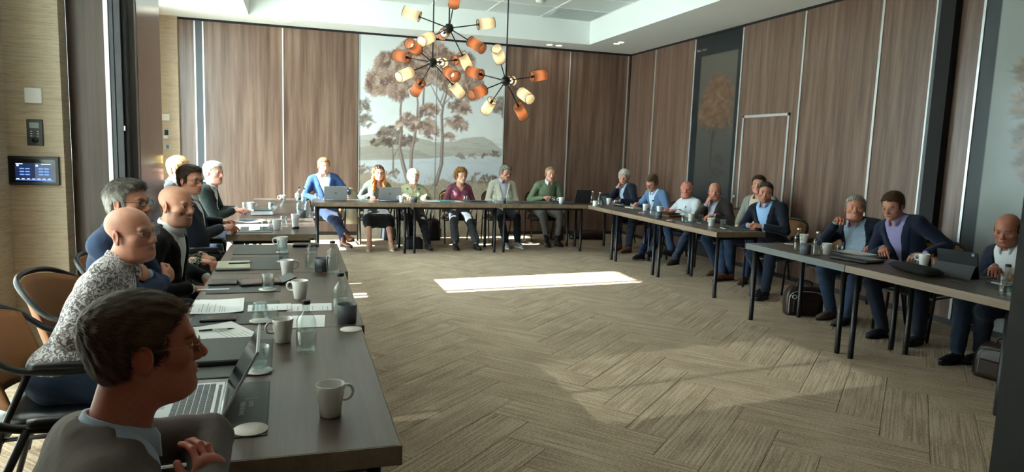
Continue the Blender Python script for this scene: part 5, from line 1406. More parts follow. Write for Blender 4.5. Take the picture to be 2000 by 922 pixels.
def mk_glass(inv):
    def f():
        t = thing('tumbler', '-', 'glass'); pr = [(.0, .012), (.026, .012), (.028, .016), (.031, .04), (.0345, .086), (.036, .086), (.0325, .04), (.030, .014), (.029, .0), (.0, .0)]
        if inv: pr = [(r, .086-z) for r, z in pr]
        MB().lathe(pr, 20, cap0=False, cap1=False).build('glass_wall', M_GLS, parent=t)
        m = MB()
        for i in range(10):
            a = 2*math.pi*i/10; c, s_ = math.cos(a), math.sin(a); z0, z1 = (.006, .034) if not inv else (.052, .080)
            m.obox((.0305*c, .0305*s_, (z0+z1)/2), (c, s_, 0), (-s_, c, 0), (0, 0, 1), .0012, .006, (z1-z0)/2)
        o = m.build('cut_facets', M_GLS, parent=t); o['kind'] = 'stuff'
        if not inv: MB().lathe([(.0, .014), (.027, .014), (.029, .03), (.0, .03)], 18, cap0=False, cap1=False).build('water', M_WATER, parent=t)
        return t
    return f
def mk_cup():
    t = thing('stoneware_cup', '-', 'cup')
    MB().lathe([(.0, .002), (.040, .0), (.042, .003), (.0425, .028), (.0435, .0285), (.0455, .085), (.0435, .085), (.040, .03), (.0, .012)], 30, cap0=False, cap1=False).build('body', M_STONE, parent=t)
    return t
def mk_coaster():
    t = thing('paper_coaster', '-', 'coaster'); MB().lathe([(.0, 0), (.047, 0), (.0475, .0012), (.047, .002), (0, .002)], 30, cap0=False, cap1=False).build('disc', M_COAST, parent=t); return t
def mug(x, y, rz, lab): proto('mug', mk_mug, (x, y, ZT), math.radians(rz), lab, 'white mugs on the tables')
def bottle(x, y, lab, lv=0): proto('bottle%d' % lv, [mk_bottle(.085), mk_bottle(.110), mk_clear_bottle][lv], (x, y, ZT), 0, lab, 'water bottles on the tables')
def tumbler(x, y, lab, inv=0, dz=.0022): proto('glass%d' % inv, mk_glass(inv), (x, y, ZT+dz), 0, lab, 'tumblers on the tables')
def cup(x, y, lab): proto('cup', mk_cup, (x, y, ZT), 0, lab, 'grey stoneware cups beside the bottles')
def coaster(x, y, lab, dz=0): proto('coaster', mk_coaster, (x, y, ZT+dz), 0, lab, 'round paper coasters')
PZ = .0036
def desk_pad(x0, x1, y0, y1, lab, rz=0, text=False):
    cx, cy = (x0+x1)/2, (y0+y1)/2; w, d = (x1-x0)/2, (y1-y0)/2
    t = thing('desk_pad', lab, 'desk pad', (cx, cy, ZT), math.radians(rz), 'leather desk pads')
    MB().box(-w, w, -d, d, 0, .0028, .001).build('base', M_PADE, parent=t); MB().box(-w+.006, w-.006, -d+.006, d-.006, .0028, .0034).build('writing_face', M_PAD, parent=t)
    if text:
        for body, size, px, py in (('HOTEL', .016, w-.058, .045), ('VERENIGING', .020, w-.083, .045)):
            c = bpy.data.curves.new('pad_print', 'FONT'); c.body = body; c.size = size; c.extrude = .0001
            tmp = bpy.data.objects.new('tmp', c); COL.objects.link(tmp); dg = bpy.context.evaluated_depsgraph_get(); me = bpy.data.meshes.new_from_object(tmp.evaluated_get(dg)); bpy.data.objects.remove(tmp); me.materials.clear(); me.materials.append(plain('pad_print', 'b7bcb8', .5)); o = link('pad_print', me, t, (px, py, .0036), math.radians(-90)); o['kind'] = 'stuff'
        m = MB(); m.box(w-.072, w-.035, .066, .0685, .0034, .0037); m.tube(smooth_path([(w-.037, .068, .0036), (w-.030, .063, .0036), (w-.036, .058, .0036)], 3), .0012, 5); m.build('pad_emblem', plain('pad_print', 'b7bcb8', .5), parent=t)
    return t
def sheet(x, y, w, d, rz, lab, z=0, n=1, lines=0, curl=0, mat=None, name='paper_sheet', cat='paper', group=None):
    t = thing(name, lab, cat, (x, y, ZT+z), math.radians(rz), group)
    for k in range(n):
        m = MB(); N = 6; o = .004*k*((-1)**k); V = []
        for i in range(N+1):
            for j in (0, 1): V.append((-w/2+w*i/N+o, (-d/2 if j == 0 else d/2)+o*.5, .0004*k+curl*(abs(i/N-.5)*2)**2+.0002))
        m.add(V, [[i*2, i*2+2, i*2+3, i*2+1] for i in range(N)]); m.add([(a, b, c-.0002) for a, b, c in V], [[i*2+1, i*2+3, i*2+2, i*2] for i in range(N)]); m.build('sheet', mat or M_PAPER, parent=t)
    if lines:
        m = MB(); r = random.Random(int(abs(x*1000))+int(abs(y*977)))
        for k in range(lines):
            q = -w/2*.8+(w*.8)*k/max(1, lines-1)*1.0; ln = d*r.uniform(.2, .7); s0 = -d/2*.85
            if r.random() < .25: continue
            m.box(q, q+.0022, s0, s0+ln, .0004*n+curl*(abs(q/w)*2)**2+.0002, .0004*n+curl*(abs(q/w)*2)**2+.0004)
        o = m.build('printed_lines', plain('grey_print', '77777a', .8), parent=t); o['kind'] = 'stuff'
    return t
def slab(name, lab, cat, x, y, w, d, hgt, rz, mat, z=0, bev=.003, face=None, group=None):
    t = thing(name, lab, cat, (x, y, ZT+z), math.radians(rz), group)
    MB().box(-w/2, w/2, -d/2, d/2, 0, hgt, bev).build('body', mat, parent=t)
    if face: MB().box(-w/2+.004, w/2-.004, -d/2+.004, d/2-.004, hgt, hgt+.0006).build('face', face, parent=t)
    return t
def pen(x, y, rz, lab, col='15161c', z=.002, text=False, lift=0, L=.14):
    t = thing('pen', lab, 'pen', (x, y, ZT+z+.005), math.radians(rz))
    MB().tube([(-L/2, 0, 0), (-L*.12, 0, 0)], .0045, 8).build('barrel', plain('pen_'+col, col, .3), parent=t)
    MB().tube([(-L*.12, 0, 0), (L*.30, 0, 0)], .0047, 8).build('grip', plain('pen_white', 'cfcfd0', .4) if text else plain('pen_'+col, col, .3), parent=t)
    MB().tube([(L*.30, 0, 0), (L*.42, 0, 0), (L*.5, 0, 0)], [.0046, .003, .0008], 8).build('tip', plain('pen_'+col, col, .3), parent=t)
    if text:
        m = MB()
        for k in range(7): m.box(-.012+k*.0052, -.0086+k*.0052, -.0016, .0016, .0044, .0050)
        o = m.build('red_print', plain('red_print', '9a2f28', .5), parent=t); o['kind'] = 'stuff'
    return t
def laptop(lab, x, y, rz, w=.32, d=.22, open_=110, keys=False, mat=None, logo=None, scr=.21, group=None):
    """hinge along local x at y=0; keyboard towards -y (the user); screen rises at y=0"""
    mat = mat or M_SIL; t = thing('laptop', lab, 'laptop', (x, y, ZT+PZ), math.radians(rz), group)
    b = MB().box(-w/2, w/2, -d, 0, 0, .014, .004).build('keyboard_base', mat, parent=t)
    if keys:
        kb = []
        rows = [(14, .016), (14, .016), (13, .016), (12, .016), (11, .016), (8, .016)]
        for r, (n, kd) in enumerate(rows):
            y0 = -.030-r*.0185; ww = w*.88; kw = ww/n
            for c in range(n):
                xx = -ww/2+kw*c; MB().box(xx+.0008, xx+kw-.0008, y0-kd, y0, .014, .0158, .0006).build('key', M_KEY, parent=b)
        MB().box(-.05, .05, -d+.012, -d+.066, .014, .0144).build('touchpad', plain('touchpad_grey', '9fa1a5', .4), parent=t)
        MB().box(-w*.40, w*.40, -.020, -.010, .014, .0146).build('vent_slot', M_CAP, parent=t)
    a = math.radians(open_); ca, sa = math.cos(math.pi-a), math.sin(math.pi-a)
    ax, ay, az = (1, 0, 0), (0, ca, sa), (0, -sa, ca)      # along the lid, lid normal
    c = np.array([0, .004, .012])+np.array(ay)*scr/2
    m = MB(); m.obox(c, ax, ay, az, w/2, scr/2, .0035); m.build('lid', mat, parent=t)
    q = c+np.array(az)*.0038; MB().obox(q, ax, ay, az, w/2-.006, scr/2-.008, .0004).build('screen', M_SCR, parent=t)
    MB().tube([(-w*.42, .003, .010), (w*.42, .003, .010)], .006, 8).build('hinge', M_CAP if mat is not M_SIL else mat, parent=t)
    if logo:   # four slanted strokes making a round two-letter mark
        qb = c-np.array(az)*.0040; m = MB(); U, V = np.array([-1., 0, 0]), np.array(ay)
        sl = .30
        def st(u0, v0, u1, v1, wd=.0016):
            p0 = U*(u0+v0*sl)+V*v0; p1 = U*(u1+v1*sl)+V*v1; dd = nrm(p1-p0); m.obox(qb+(p0+p1)/2, dd, np.cross(az, dd), az, np.linalg.norm(p1-p0)/2, wd, .0004)
        st(-.013, -.011, -.013, .020); st(-.013, .008, -.003, .008); st(-.003, .008, -.003, -.011)
        st(.005, -.020, .005, .008); st(.005, .008, .015, .008); st(.015, .008, .015, -.011); st(.005, -.011, .015, -.011)
        m.build('lid_emblem', plain('emblem_dark', '2d2f33', .3, .3), parent=t)
    return t

# --- near left row
laptop('open silver laptop with keyboard lit, turned side-on at the near table', -.222, 2.19, -90+2, w=.325, d=.225, open_=118, keys=True, scr=.215)
mug(.09, 2.03, 12, 'white mug standing alone near the open end of the nearest table')
mug(-.062, 2.855, 200, 'white mug between the papers and the big water bottle')
mug(.008, 3.665, 165, 'white mug behind the loose sheets, at the table joint')
mug(-.065, 4.33, 20, 'white mug beside the tablet in its black case')
mug(-.117, 5.43, 180, 'white mug behind a tumbler at the last desk pad of the near row')
bottle(.028, 2.70, 'half-full water bottle with black cap nearest the camera'); bottle(.19, 3.27, 'water bottle behind the big grey stoneware cup')
bottle(.08, 4.55, 'water bottle farther from the aisle of the pair in the third near table', 1); bottle(.205, 4.385, 'fuller water bottle at the aisle edge of the third near table', 1)
cup(.212, 3.135, 'grey stoneware cup at the aisle edge before a bottle'); cup(.142, 4.465, 'grey stoneware cup between two bottles of the near row')
desk_pad(-.45, -.088, 1.915, 2.37, 'leather desk pad with pale print under the open silver laptop', 1, True)
desk_pad(-.455, -.095, 2.44, 2.90, 'leather desk pad under the closed black folder', 1); desk_pad(-.46, -.09, 3.165, 3.62, 'leather desk pad under papers and an upturned tumbler', 1)
desk_pad(-.475, -.10, 3.845, 4.26, 'leather desk pad under the black-cased tablet', 2); desk_pad(-.44, -.105, 4.545, 5.06, 'leather desk pad behind the open notebook', 0); desk_pad(-.45, -.13, 5.19, 5.78-.1, 'bare leather desk pad at the far end of the near row', 0)
coaster(-.130, 1.962, 'empty round coaster on the printed desk pad', PZ); coaster(-.135, 2.487, 'coaster under the tumbler by the laptop screen', PZ)
coaster(-.166, 3.207, 'coaster under the upturned tumbler of the near row', PZ); coaster(.221, 3.005, 'empty coaster in front of the big grey cup')
coaster(-.161, 3.912, 'coaster under the tumbler beside the tablet', PZ); coaster(-.11, 5.262, 'coaster under the tumbler before a mug, last pad', PZ); coaster(-.094, 4.847, 'coaster under the tumbler beside the notebook pad', PZ)
tumbler(-.133, 2.487, 'tumbler with water beside the laptop screen', 0, PZ+.0025); tumbler(-.166, 3.207, 'upturned tumbler on a coaster by the loose papers', 1, PZ+.0025); tumbler(-.161, 3.915, 'tumbler with water beside the black-cased tablet', 0, PZ+.0025)
tumbler(-.11, 5.262, 'tumbler with water in front of the last mug', 0, PZ+.0025); tumbler(-.094, 4.847, 'empty-looking tumbler behind a mug, notebook pad', 0, PZ+.0025)
slab('power_adapter', 'white power adapter lying before the open silver laptop', 'adapter', -.285, 1.985, .075, .06, .028, 10, plain('adapter_white', 'd5dcd8', .4), PZ, .006)
slab('document_folder', 'closed black leather folder on the second desk pad', 'folder', -.30, 2.72, .25, .31, .020, 1, plain('black_folder', '1c1f1d', .5, bump=.2), PZ, .004, M_PAD)
slab('phone', 'black phone lying in front of the printed papers', 'phone', -.345, 3.255, .15, .075, .011, 2, M_PHONE, PZ, .004, M_SCR)
slab('phone', 'black phone lying left of the tablet', 'phone', -.405, 4.085, .15, .075, .009, 1, M_PHONE, PZ+.001, .003, M_SCR)
sheet(-.37, 3.53, .21, .297, 3, 'stack of printed papers beside the black phone', PZ+.0004, 4, 16, .004)
sheet(-.135, 3.47, .20, .14, 2, 'printed sheet lying beyond the upturned tumbler', PZ+.0004, 1, 8); sheet(.055, 3.46, .205, .16, -2, 'printed sheet at the table joint, beside the mug', .0006, 2, 8)
sheet(.03, 3.18, .17, .22, -3, 'white sheet half under the water bottle', .0006, 1, 0)
sheet(-.315, 3.03, .20, .28, 28, 'handwritten papers lying askew under a pen', PZ+.0003, 3, 10, .003)
pen(-.33, 3.05, 6, 'dark pen with red print on the askew papers', z=.008, text=True)
t = thing('notebook', 'open notebook with cream pages and a pen in the fold', 'notebook', (-.40, 4.69, ZT+.0005), math.radians(4))
MB().box(-.105, .105, -.15, .15, 0, .004, .001).build('cover', M_CAP, parent=t)
MB().box(-.10, .10, -.145, -.004, .004, .018, .003).build('page_block', plain('cream_pages', 'd8d6c2', .8), parent=t); MB().box(-.10, .10, .004, .145, .004, .014, .003).build('page_block', plain('cream_pages', 'd8d6c2', .8), parent=t)
pen(-.36, 4.70, 4, 'black pen lying in the fold of the open notebook', z=.016)
t = thing('tablet', 'tablet in a black folding case on a desk pad', 'tablet', (-.205, 4.10, ZT+PZ), math.radians(12))
MB().box(-.12, .12, -.085, .085, 0, .014, .004).build('case', M_CAP, parent=t); MB().box(-.10, .10, -.070, .070, .014, .0148).build('screen', plain('glossy_screen', '6b5f5c', .08), parent=t)
m = MB(); m.obox((.14, -.01, .022), (.9, 0, .35), (0, 1, 0), (-.35, 0, .9), .045, .08, .004); m.build('case_flap', M_CAP, parent=t)
slab('tablet_sleeve', 'black sleeve lying at the far end of the near row', 'sleeve', .055, 5.60, .20, .13, .020, 2, M_CAP, 0, .006)
sheet(-.44, 3.95, .16, .03, 1, 'folded paper strip before the phone at the tablet', PZ+.0006)

# --- far left row
mug(-.19, 6.68, 180, 'white mug at the near end of the far left row'); mug(-.53, 8.62, 0, 'white mug before the checked jacket'); mug(-.20, 9.85, 180, 'white mug at the meeting of the left and back rows')
t = thing('mug', 'tall white mug standing on a dark phone stand in sunlight', 'mug', (-.025, 6.78, ZT)); MB().lathe([(.0, .0), (.035, .0), (.035, .02), (.0, .02)], 18, cap0=False, cap1=False).build('stand', M_CAP, parent=t)
MB().lathe([(.028, .02), (.034, .09), (.0415, .14), (.039, .14), (.030, .05), (.0, .03)], 24, cap0=False, cap1=False).build('cup', M_PORC, parent=t)
for x, y, lab in ((-.137, 7.07, 'upturned tumbler beside the tall white mug'), (-.316, 8.78, 'upturned tumbler behind the thin open laptop'), (-.015, 10.45, 'upturned tumbler at the corner of left and back rows'), (-.30, 8.70, 'upturned tumbler nearer the checked jacket')): tumbler(x, y+.02, lab, 1)
tumbler(-.294, 6.73, 'tumbler beside the pen hands'); tumbler(-.60, 8.70, 'tumbler touching the mug before the checked jacket')
bottle(.015, 7.92, 'water bottle nearer the window of the front pair, far left row', 1); bottle(.098, 7.84, 'water bottle nearer the aisle of the front pair, far left row', 1); bottle(.013, 9.98, 'water bottle of the rear pair, far left row, behind', 0); bottle(.078, 9.70, 'water bottle of the rear pair, far left row, in front', 0)
cup(.035, 7.78, 'grey stoneware cup before the pair of bottles in the far left row')
laptop('thin open laptop seen edge-on in the far left row', -.285, 8.15, -90+4, w=.31, d=.22, open_=125, scr=.21)
sheet(-.47, 6.75, .24, .32, 3, 'papers under the hands of the man with the pen', .0006, 4, 8, .01); sheet(-.42, 7.05, .30, .21, -4, 'white sheets at the first far-left place', .0006, 2, 6)
slab('notebook', 'blue closed notebook in the far left row', 'notebook', -.47, 7.45, .21, .15, .012, 3, plain('slate_blue_cover', '33415e', .6), 0, .003)
slab('notebook', 'white notebook with dark spine before the checked jacket', 'notebook', -.58, 8.50, .17, .22, .014, 3, plain('white_cover', 'd5d6dc', .6), 0, .003)
desk_pad(-.56, -.22, 6.45, 6.9, 'leather desk pad under the pen hands', 0); desk_pad(-.58, -.25, 8.55, 9.0, 'leather desk pad before the checked jacket', 0)
sheet(-.46, 7.22, .28, .12, 22, 'cream sheet held up behind the papers', .012, 1, 0, .02, plain('cream_sheet', 'd3cbb4', .8))
pen(-.27, 7.30, 20, 'wooden-coloured pen by the laptop hinge', 'b08a5c')

# --- back row
for x, y, lab in ((.26, 10.42, 'upturned tumbler before the bright blue blazer'), (.94, 10.25, 'upturned tumbler between the two silver laptops'), (2.49, 10.36, 'upturned tumbler before the plum blouse')): tumbler(x, y, lab, 1)
LG = 'silver laptops of the back row'
laptop('silver laptop with round lid mark before the bright blue blazer', .52, 10.18, 180, w=.325, d=.22, open_=112, logo=True, scr=.215, group=LG)
laptop('silver laptop with round lid mark before the long-haired woman', 1.29, 10.16, 180, w=.325, d=.22, open_=110, logo=True, scr=.215, group=LG)
mug(1.455, 10.06, 180, 'white mug left of two bottles in the back row')
bottle(1.545, 10.10, 'water bottle beside the white mug of the back row', 1); bottle(1.715, 10.10, 'water bottle beside the grey cup before the light green shirt', 1); cup(1.635, 10.04, 'grey stoneware cup before the light green shirt')
slab('document_folder', 'turquoise folder before the light green shirt', 'folder', 2.16, 10.28, .24, .20, .012, 8, plain('turquoise_card', '3fa39a', .5), 0, .002); sheet(1.93, 10.30, .26, .2, -4, 'white papers before the light green shirt', .001, 3, 0, .004)
sheet(2.32, 10.30, .21, .28, 10, 'white sheet before the plum blouse', .001, 2, 6); slab('notebook', 'dark blue notebook before the plum blouse', 'notebook', 2.68, 10.30, .26, .18, .016, -2, plain('ink_blue_cover', '2c3444', .5), 0, .003)
bottle(2.878, 10.07, 'water bottle left of the grey cup before the cream jacket', 2); bottle(3.135, 10.10, 'water bottle right of the grey cup before the cream jacket', 0); cup(3.0, 9.99, 'grey stoneware cup before the cream jacket')
desk_pad(3.30, 3.78, 10.05, 10.40, 'leather desk pad beside the cream jacket', 0); desk_pad(3.84, 4.25, 10.06, 10.42, 'leather desk pad before the green jumper', 0)
tumbler(3.95, 10.34, 'tumbler before the green jumper'); mug(4.0, 10.12, 150, 'white mug before the green jumper')
laptop('dark grey laptop turned away beside the green jumper', 4.42, 10.26, 196, w=.33, d=.22, open_=105, mat=plain('dark_grey_laptop', '45474b', .4, .4), scr=.21)
bottle(4.53, 10.10, 'water bottle at the back corner, behind the pale cup', 2); bottle(4.54, 9.84, 'water bottle at the back corner, in front of the tablet', 2)
t = thing('mug', 'small white cup before the corner bottles', 'cup', (4.40, 9.70, ZT)); MB().lathe([(.0, .003), (.034, .0), (.036, .004), (.04, .08), (.037, .08), (.032, .01), (0, .01)], 24, cap0=False, cap1=False).build('cup', M_PORC, parent=t)
t = thing('tablet', 'grey tablet leaning upright at the back corner', 'tablet', (4.80, 10.28, ZT), math.radians(205))
MB().obox((0, 0, .085), (1, 0, 0), (0, .35, .94), (0, -.94, .35), .12, .088, .004).build('back_cover', plain('grey_blue_cover', '77848c', .6), parent=t); MB().obox((0, .06, .06), (1, 0, 0), (0, -.55, .83), (0, .83, .55), .06, .07, .003).build('stand_flap', plain('grey_blue_cover', '77848c', .6), parent=t)
mug(4.81, 10.08, 10, 'white mug at the back corner beside the tablet')

# --- right rows
tumbler(4.86, 9.94, 'tumbler before the white wavy-haired man', 1); slab('notebook', 'black notebook before the white wavy-haired man', 'notebook', 4.88, 9.66, .22, .28, .015, 2, M_CAP, 0, .003); sheet(4.86, 9.86, .12, .2, 12, 'white paper before the white wavy-haired man', .016, 1)
tumbler(4.80, 9.24, 'tumbler before the light blue blazer', 1); slab('notebook', 'open pale notebook under the writing hand of the blue blazer', 'notebook', 4.90, 9.40, .16, .22, .012, 8, plain('cream_pages', 'd8d6c2', .8), 0, .003)
mug(4.88, 8.98, 10, 'white mug before the light blue blazer'); coaster(4.62, 8.60, 'coaster by the dark bottle of the right row')
bottle(4.62, 8.30, 'water bottle behind the grey cup of the right row', 1); cup(4.47, 7.86, 'grey stoneware cup at the table joint of the right row'); mug(4.90, 8.60, 0, 'white mug before the ruddy man')
slab('document_folder', 'brown leather folder before the ruddy man', 'folder', 4.80, 8.14, .25, .33, .028, 4, plain('cognac_leather', '5f3620', .45, bump=.2), 0, .006); slab('notebook', 'black notebook stacked on the brown leather folder', 'notebook', 4.82, 8.22, .20, .26, .016, 8, M_CAP, .0290, .003)
coaster(4.50, 7.62, 'coaster in front of the brown leather folder'); bottle(4.52, 7.32, 'water bottle before the bald man in brown jacket', 2); mug(4.73, 7.50, 180, 'white mug before the bald man in brown jacket'); tumbler(4.86, 7.48, 'tumbler before the bald man in brown jacket')
desk_pad(4.60, 4.95, 7.30, 7.74, 'leather desk pad before the brown jacket', 0); pen(4.70, 7.28, 80, 'pale pen before the brown jacket', 'c9c9c4')
mug(4.68, 6.98, 200, 'white mug before the folded hands'); tumbler(4.80, 6.92, 'tumbler before the folded hands'); desk_pad(4.62, 4.96, 6.50, 6.90, 'leather desk pad under the folded hands', 0); pen(4.66, 6.72, 84, 'white pen on the pad by the folded hands', 'd5d5d0'); sheet(4.60, 6.50, .05, .08, 12, 'small white card at the end of the right row', .0006)
coaster(4.55, 5.46, 'empty coaster at the far corner of the grey-edged table'); mug(4.70, 5.44, 200, 'white mug behind a bottle on the grey-edged table'); coaster(4.70, 5.30, 'coaster beside the mug on the grey-edged table')
bottle(4.295, 5.04, 'water bottle left of the grey cup, grey-edged table', 2); cup(4.232, 4.865, 'grey stoneware cup between two bottles on the grey-edged table'); bottle(4.272, 4.775, 'water bottle right of the grey cup, grey-edged table', 2); mug(4.42, 4.82, 180, 'white mug right of the two bottles, grey-edged table')
tumbler(4.68, 4.95, 'tumbler before the grinning man'); slab('notebook', 'black notebook under the papers of the writing man', 'notebook', 4.66, 4.72, .24, .42, .014, 3, M_CAP, 0, .004); sheet(4.68, 4.78, .21, .30, 5, 'white papers under the pen of the writing man', .0150, 3, 6, .003)
slab('document_folder', 'black zip folder at the joint of the near right tables', 'folder', 4.42, 4.48, .25, .34, .028, 12, M_CAP, 0, .01); sheet(4.45, 4.46, .16, .26, 14, 'grey sheet lying on the black zip folder', .0288, 1, 0, 0, plain('grey_sheet', '8b8d90', .8))
tumbler(4.78, 4.25, 'dark tumbler beside the last white mug'); mug(4.80, 4.18, 120, 'white mug beside the black tablet')
t = thing('stoneware_cup', 'brown glazed cup behind the white mug by the tablet', 'cup', (4.80, 4.06, ZT)); MB().lathe([(.0, .002), (.036, .0), (.04, .004), (.042, .09), (.039, .09), (.035, .01), (0, .01)], 24, cap0=False, cap1=False).build('body', plain('brown_glaze', '5a3418', .35), parent=t)
t = thing('pouch', 'soft black pouch lying along the edge of the last table', 'pouch', (4.42, 3.92, ZT), math.radians(78)); m = MB(); m.sweep([[(x, .095*k*math.cos(a), .032+.031*k*math.sin(a)) for a in [2*math.pi*i/16 for i in range(16)]] for x, k in ((-.23, .2), (-.215, .75), (-.15, .97), (0, 1), (.15, .96), (.215, .7), (.23, .2))]); m.build('body', plain('black_neoprene', '0d0d0e', .9), parent=t); MB().tube([(-.19, -.05, .058), (.19, -.05, .058)], .003, 6).build('zip', M_BLK, parent=t)
t = thing('tablet', 'black tablet with stand cover and keyboard before the balding man', 'tablet', (4.62, 3.74, ZT), math.radians(-82)); MB().obox((0, 0, .098), (1, 0, 0), (0, -.28, .96), (0, .96, .28), .145, .10, .004).build('back_cover', plain('graphite_cover', '23282c', .55), parent=t)
MB().obox((0, -.055, .05), (1, 0, 0), (0, .45, .89), (0, .89, -.45), .145, .055, .003).build('stand_flap', plain('graphite_cover', '23282c', .55), parent=t); MB().box(-.145, .145, .03, .24, .0, .006).build('keyboard', M_CAP, parent=t)
m = MB(); m.lathe([(.0, 0), (.011, 0), (.011, .001), (0, .001)], 16); m.v = [(.118+a, -.028-.0055-c*.96*0+0.0, .178+b) for a, b, c in m.v]; m.build('cover_badge', plain('white_badge', 'c9cccd', .5), parent=t)
desk_pad(4.42, 4.76, 3.22, 3.62, 'leather desk pad on the last table by the dark jamb', 0); slab('phone', 'black phone with a bright rim on the last desk pad', 'phone', 4.60, 3.40, .075, .15, .009, 0, M_PHONE, PZ, .003, M_SCR)
bottle(4.25, 3.10, 'water bottle at the end of the last table by the dark jamb', 0)

# ------------------------------------------------------------------ bags and coats on the floor
M_LEA = plain('dark_brown_leather', '2b1a13', .42, noise=.15, bump=.25, bscale=90); M_BBAG = plain('black_nylon', '131419', .7, bump=.2, bscale=200)
def bag(name, lab, x, y, rz, w, d, hgt, mat, slump=.0, strap=True, trim=None, z=0):
    t = thing(name, lab, 'bag', (x, y, 0), math.radians(rz)); secs = []
    for k in range(9):
        q = k/8; z = hgt*q; s_ = (1-.10*q**3-.28*max(0, q-.85)/.15*.6); b = 1+.06*math.sin(math.pi*q); secs.append([(w/2*s_*b*math.copysign(abs(math.cos(a))**.35, math.cos(a))+slump*q*q, d/2*(s_*(1-.35*q))*b*math.copysign(abs(math.sin(a))**.35, math.sin(a)), z) for a in [2*math.pi*i/28 for i in range(28)]])
    MB().sweep(secs).build('body', mat, parent=t)
    if strap: MB().tube(smooth_path([(-w*.2, 0, hgt*.97), (-w*.17, 0, hgt*1.14), (0, 0, hgt*1.2), (w*.17, 0, hgt*1.14), (w*.2, 0, hgt*.97)], 5), .010, 8).build('handle', mat, parent=t)
    MB().tube(smooth_path([(-w*.47, d*.50, hgt*.08), (-w*.42, d*.46, hgt*.75), (0, d*.42, hgt*.86), (w*.42, d*.46, hgt*.75), (w*.47, d*.50, hgt*.08)], 6), .004, 6).build('zip', trim or M_BLK, parent=t)
    MB().box(-w*.36, w*.36, d*.44, d*.53, hgt*.12, hgt*.55, .01).build('front_pocket', mat, parent=t)
    return t
b_ = bag('briefcase', 'dark brown leather briefcase with round metal tag under the grey-edged table', 4.90, 5.60, 158, .36, .19, .29, M_LEA, trim=M_ALU)
m = MB(); m.tube([(.02*math.cos(a), 0, .02*math.sin(a)) for a in [2*math.pi*i/16 for i in range(17)]], .005, 6, caps=False); m.build('metal_tag', M_ALU, parent=b_, loc=(.13, .125, .20))
bag('backpack', 'brown leather bag standing by the back corner legs', 4.42, 11.35, -90, .30, .20, .36, M_LEA, slump=.04)
t = thing('shoulder_bag', 'brown leather bag lying flat beneath the back corner', 'bag', (5.05, 11.35, 0), math.radians(-12)); m = MB(); m.sweep([[(x, .13*k*math.cos(a), .085*k2+.085*k2*math.sin(a)) for a in [2*math.pi*i/18 for i in range(18)]] for x, k, k2 in ((-.30, .3, .5), (-.27, .8, .85), (-.1, 1, 1), (.1, .95, 1.05), (.25, .8, .9), (.30, .3, .6))]); m.build('body', M_LEA, parent=t)
m = MB(); m.tube(smooth_path([(-.28, -.06, .05), (-.36, -.08, .09), (-.36, -.10, .03), (-.27, -.11, .02)], 5), .012, 8); m.build('handle', M_LEA, parent=t)
bag('handbag', 'small black bag on the carpet before the light green shirt', 1.70, 10.42, 10, .26, .16, .18, M_BBAG, strap=False); bag('backpack', 'black backpack between the light green shirt and the plum blouse', 2.18, 11.45, -80, .30, .24, .36, M_BBAG, slump=.05)
bag('shopping_bag', 'dark blue bag behind the legs of the long-haired woman', 1.45, 11.55, -85, .36, .20, .34, plain('navy_canvas', '20242e', .8), strap=False)
bag('shoulder_bag', 'dark bag at the feet of the balding man', 4.95, 3.55, 100, .34, .2, .26, M_LEA)
t = thing('coat', 'cream coat hanging over the armchair of the long-haired woman', 'coat', (.80, 11.12, 0), math.radians(4)); m = MB(); secs = []
for z, w, d in ((.84, .05, .03), (.80, .10, .05), (.6, .12, .06), (.42, .14, .07), (.31, .16, .08)): secs.append([(w*math.cos(a)-.06*(.84-z)+.012*math.sin(5*a), d*math.sin(a)+.01*math.cos(7*a), z) for a in [2*math.pi*i/28 for i in range(28)]])
m.sweep(secs); m.build('cloth', plain('cream_wool', 'c3bda8', .9), parent=t); MB().lathe([(.035, 0), (.045, .03), (.02, .05)], 14, (0, 0, .83)).build('collar', plain('cream_wool', 'c3bda8', .9), parent=t)

# ------------------------------------------------------------------ controls on the beige piers
def plate(name, lab, x, y, z, w, hgt, mat, cat='switch', t_=.012):
    t = thing(name, lab, cat, (x, y, z)); MB().box(-w/2, w/2, -t_, 0, -hgt/2, hgt/2, .003).build('plate', mat, parent=t); return t
WP = plain('white_plastic', 'd9d8d4', .4); BP = plain('black_plastic', '101112', .35)
y0 = 5.4995
t = plate('light_switch', 'white square switch on the near beige pier, above the thermostat', -1.72, y0, 1.812, .104, .104, WP); MB().box(-.049, .049, -.0155, -.012, -.049, .049, .002).build('rocker', WP, parent=t)
t = plate('thermostat', 'black thermostat with small grey display on the near beige pier', -1.72, y0, 1.563, .096, .178, BP, 'thermostat')
MB().box(-.030, .026, -.0132, -.012, .030, .068).build('display', plain('lcd_grey', '7d8a80', .3), parent=t)
for i in range(2):
    for j in range(3): MB().box(-.026+i*.040, -.016+i*.040, -.0134, -.012, .006-.016*j, .011-.016*j).build('button', WP, parent=t)
m = MB(); m.tube([(0, -.012, -.052), (0, -.0165, -.052)], .020, 20); m.build('dial', plain('dial_black', '1c1d1f', .3), parent=t)
t = plate('control_panel', 'black touch panel with a lit screen on the near beige pier', -1.739, y0, 1.302, .31, .196, BP, 'control panel', .022)
MB().box(-.135, .135, -.0226, -.022, -.078, .078).build('bezel', plain('bezel_gloss', '08090b', .15), parent=t)
MB().box(-.105, .012, -.0232, -.0226, -.062, .052).build('screen', emit('screen_navy', '0d1734', .35), parent=t); MB().box(.012, .115, -.0232, -.0226, -.062, .052).build('screen', emit('screen_slate', '333e52', .4), parent=t)
sb_ = emit('screen_button', '4666a8', .55); sl_ = emit('screen_text', '9db4e0', .6)
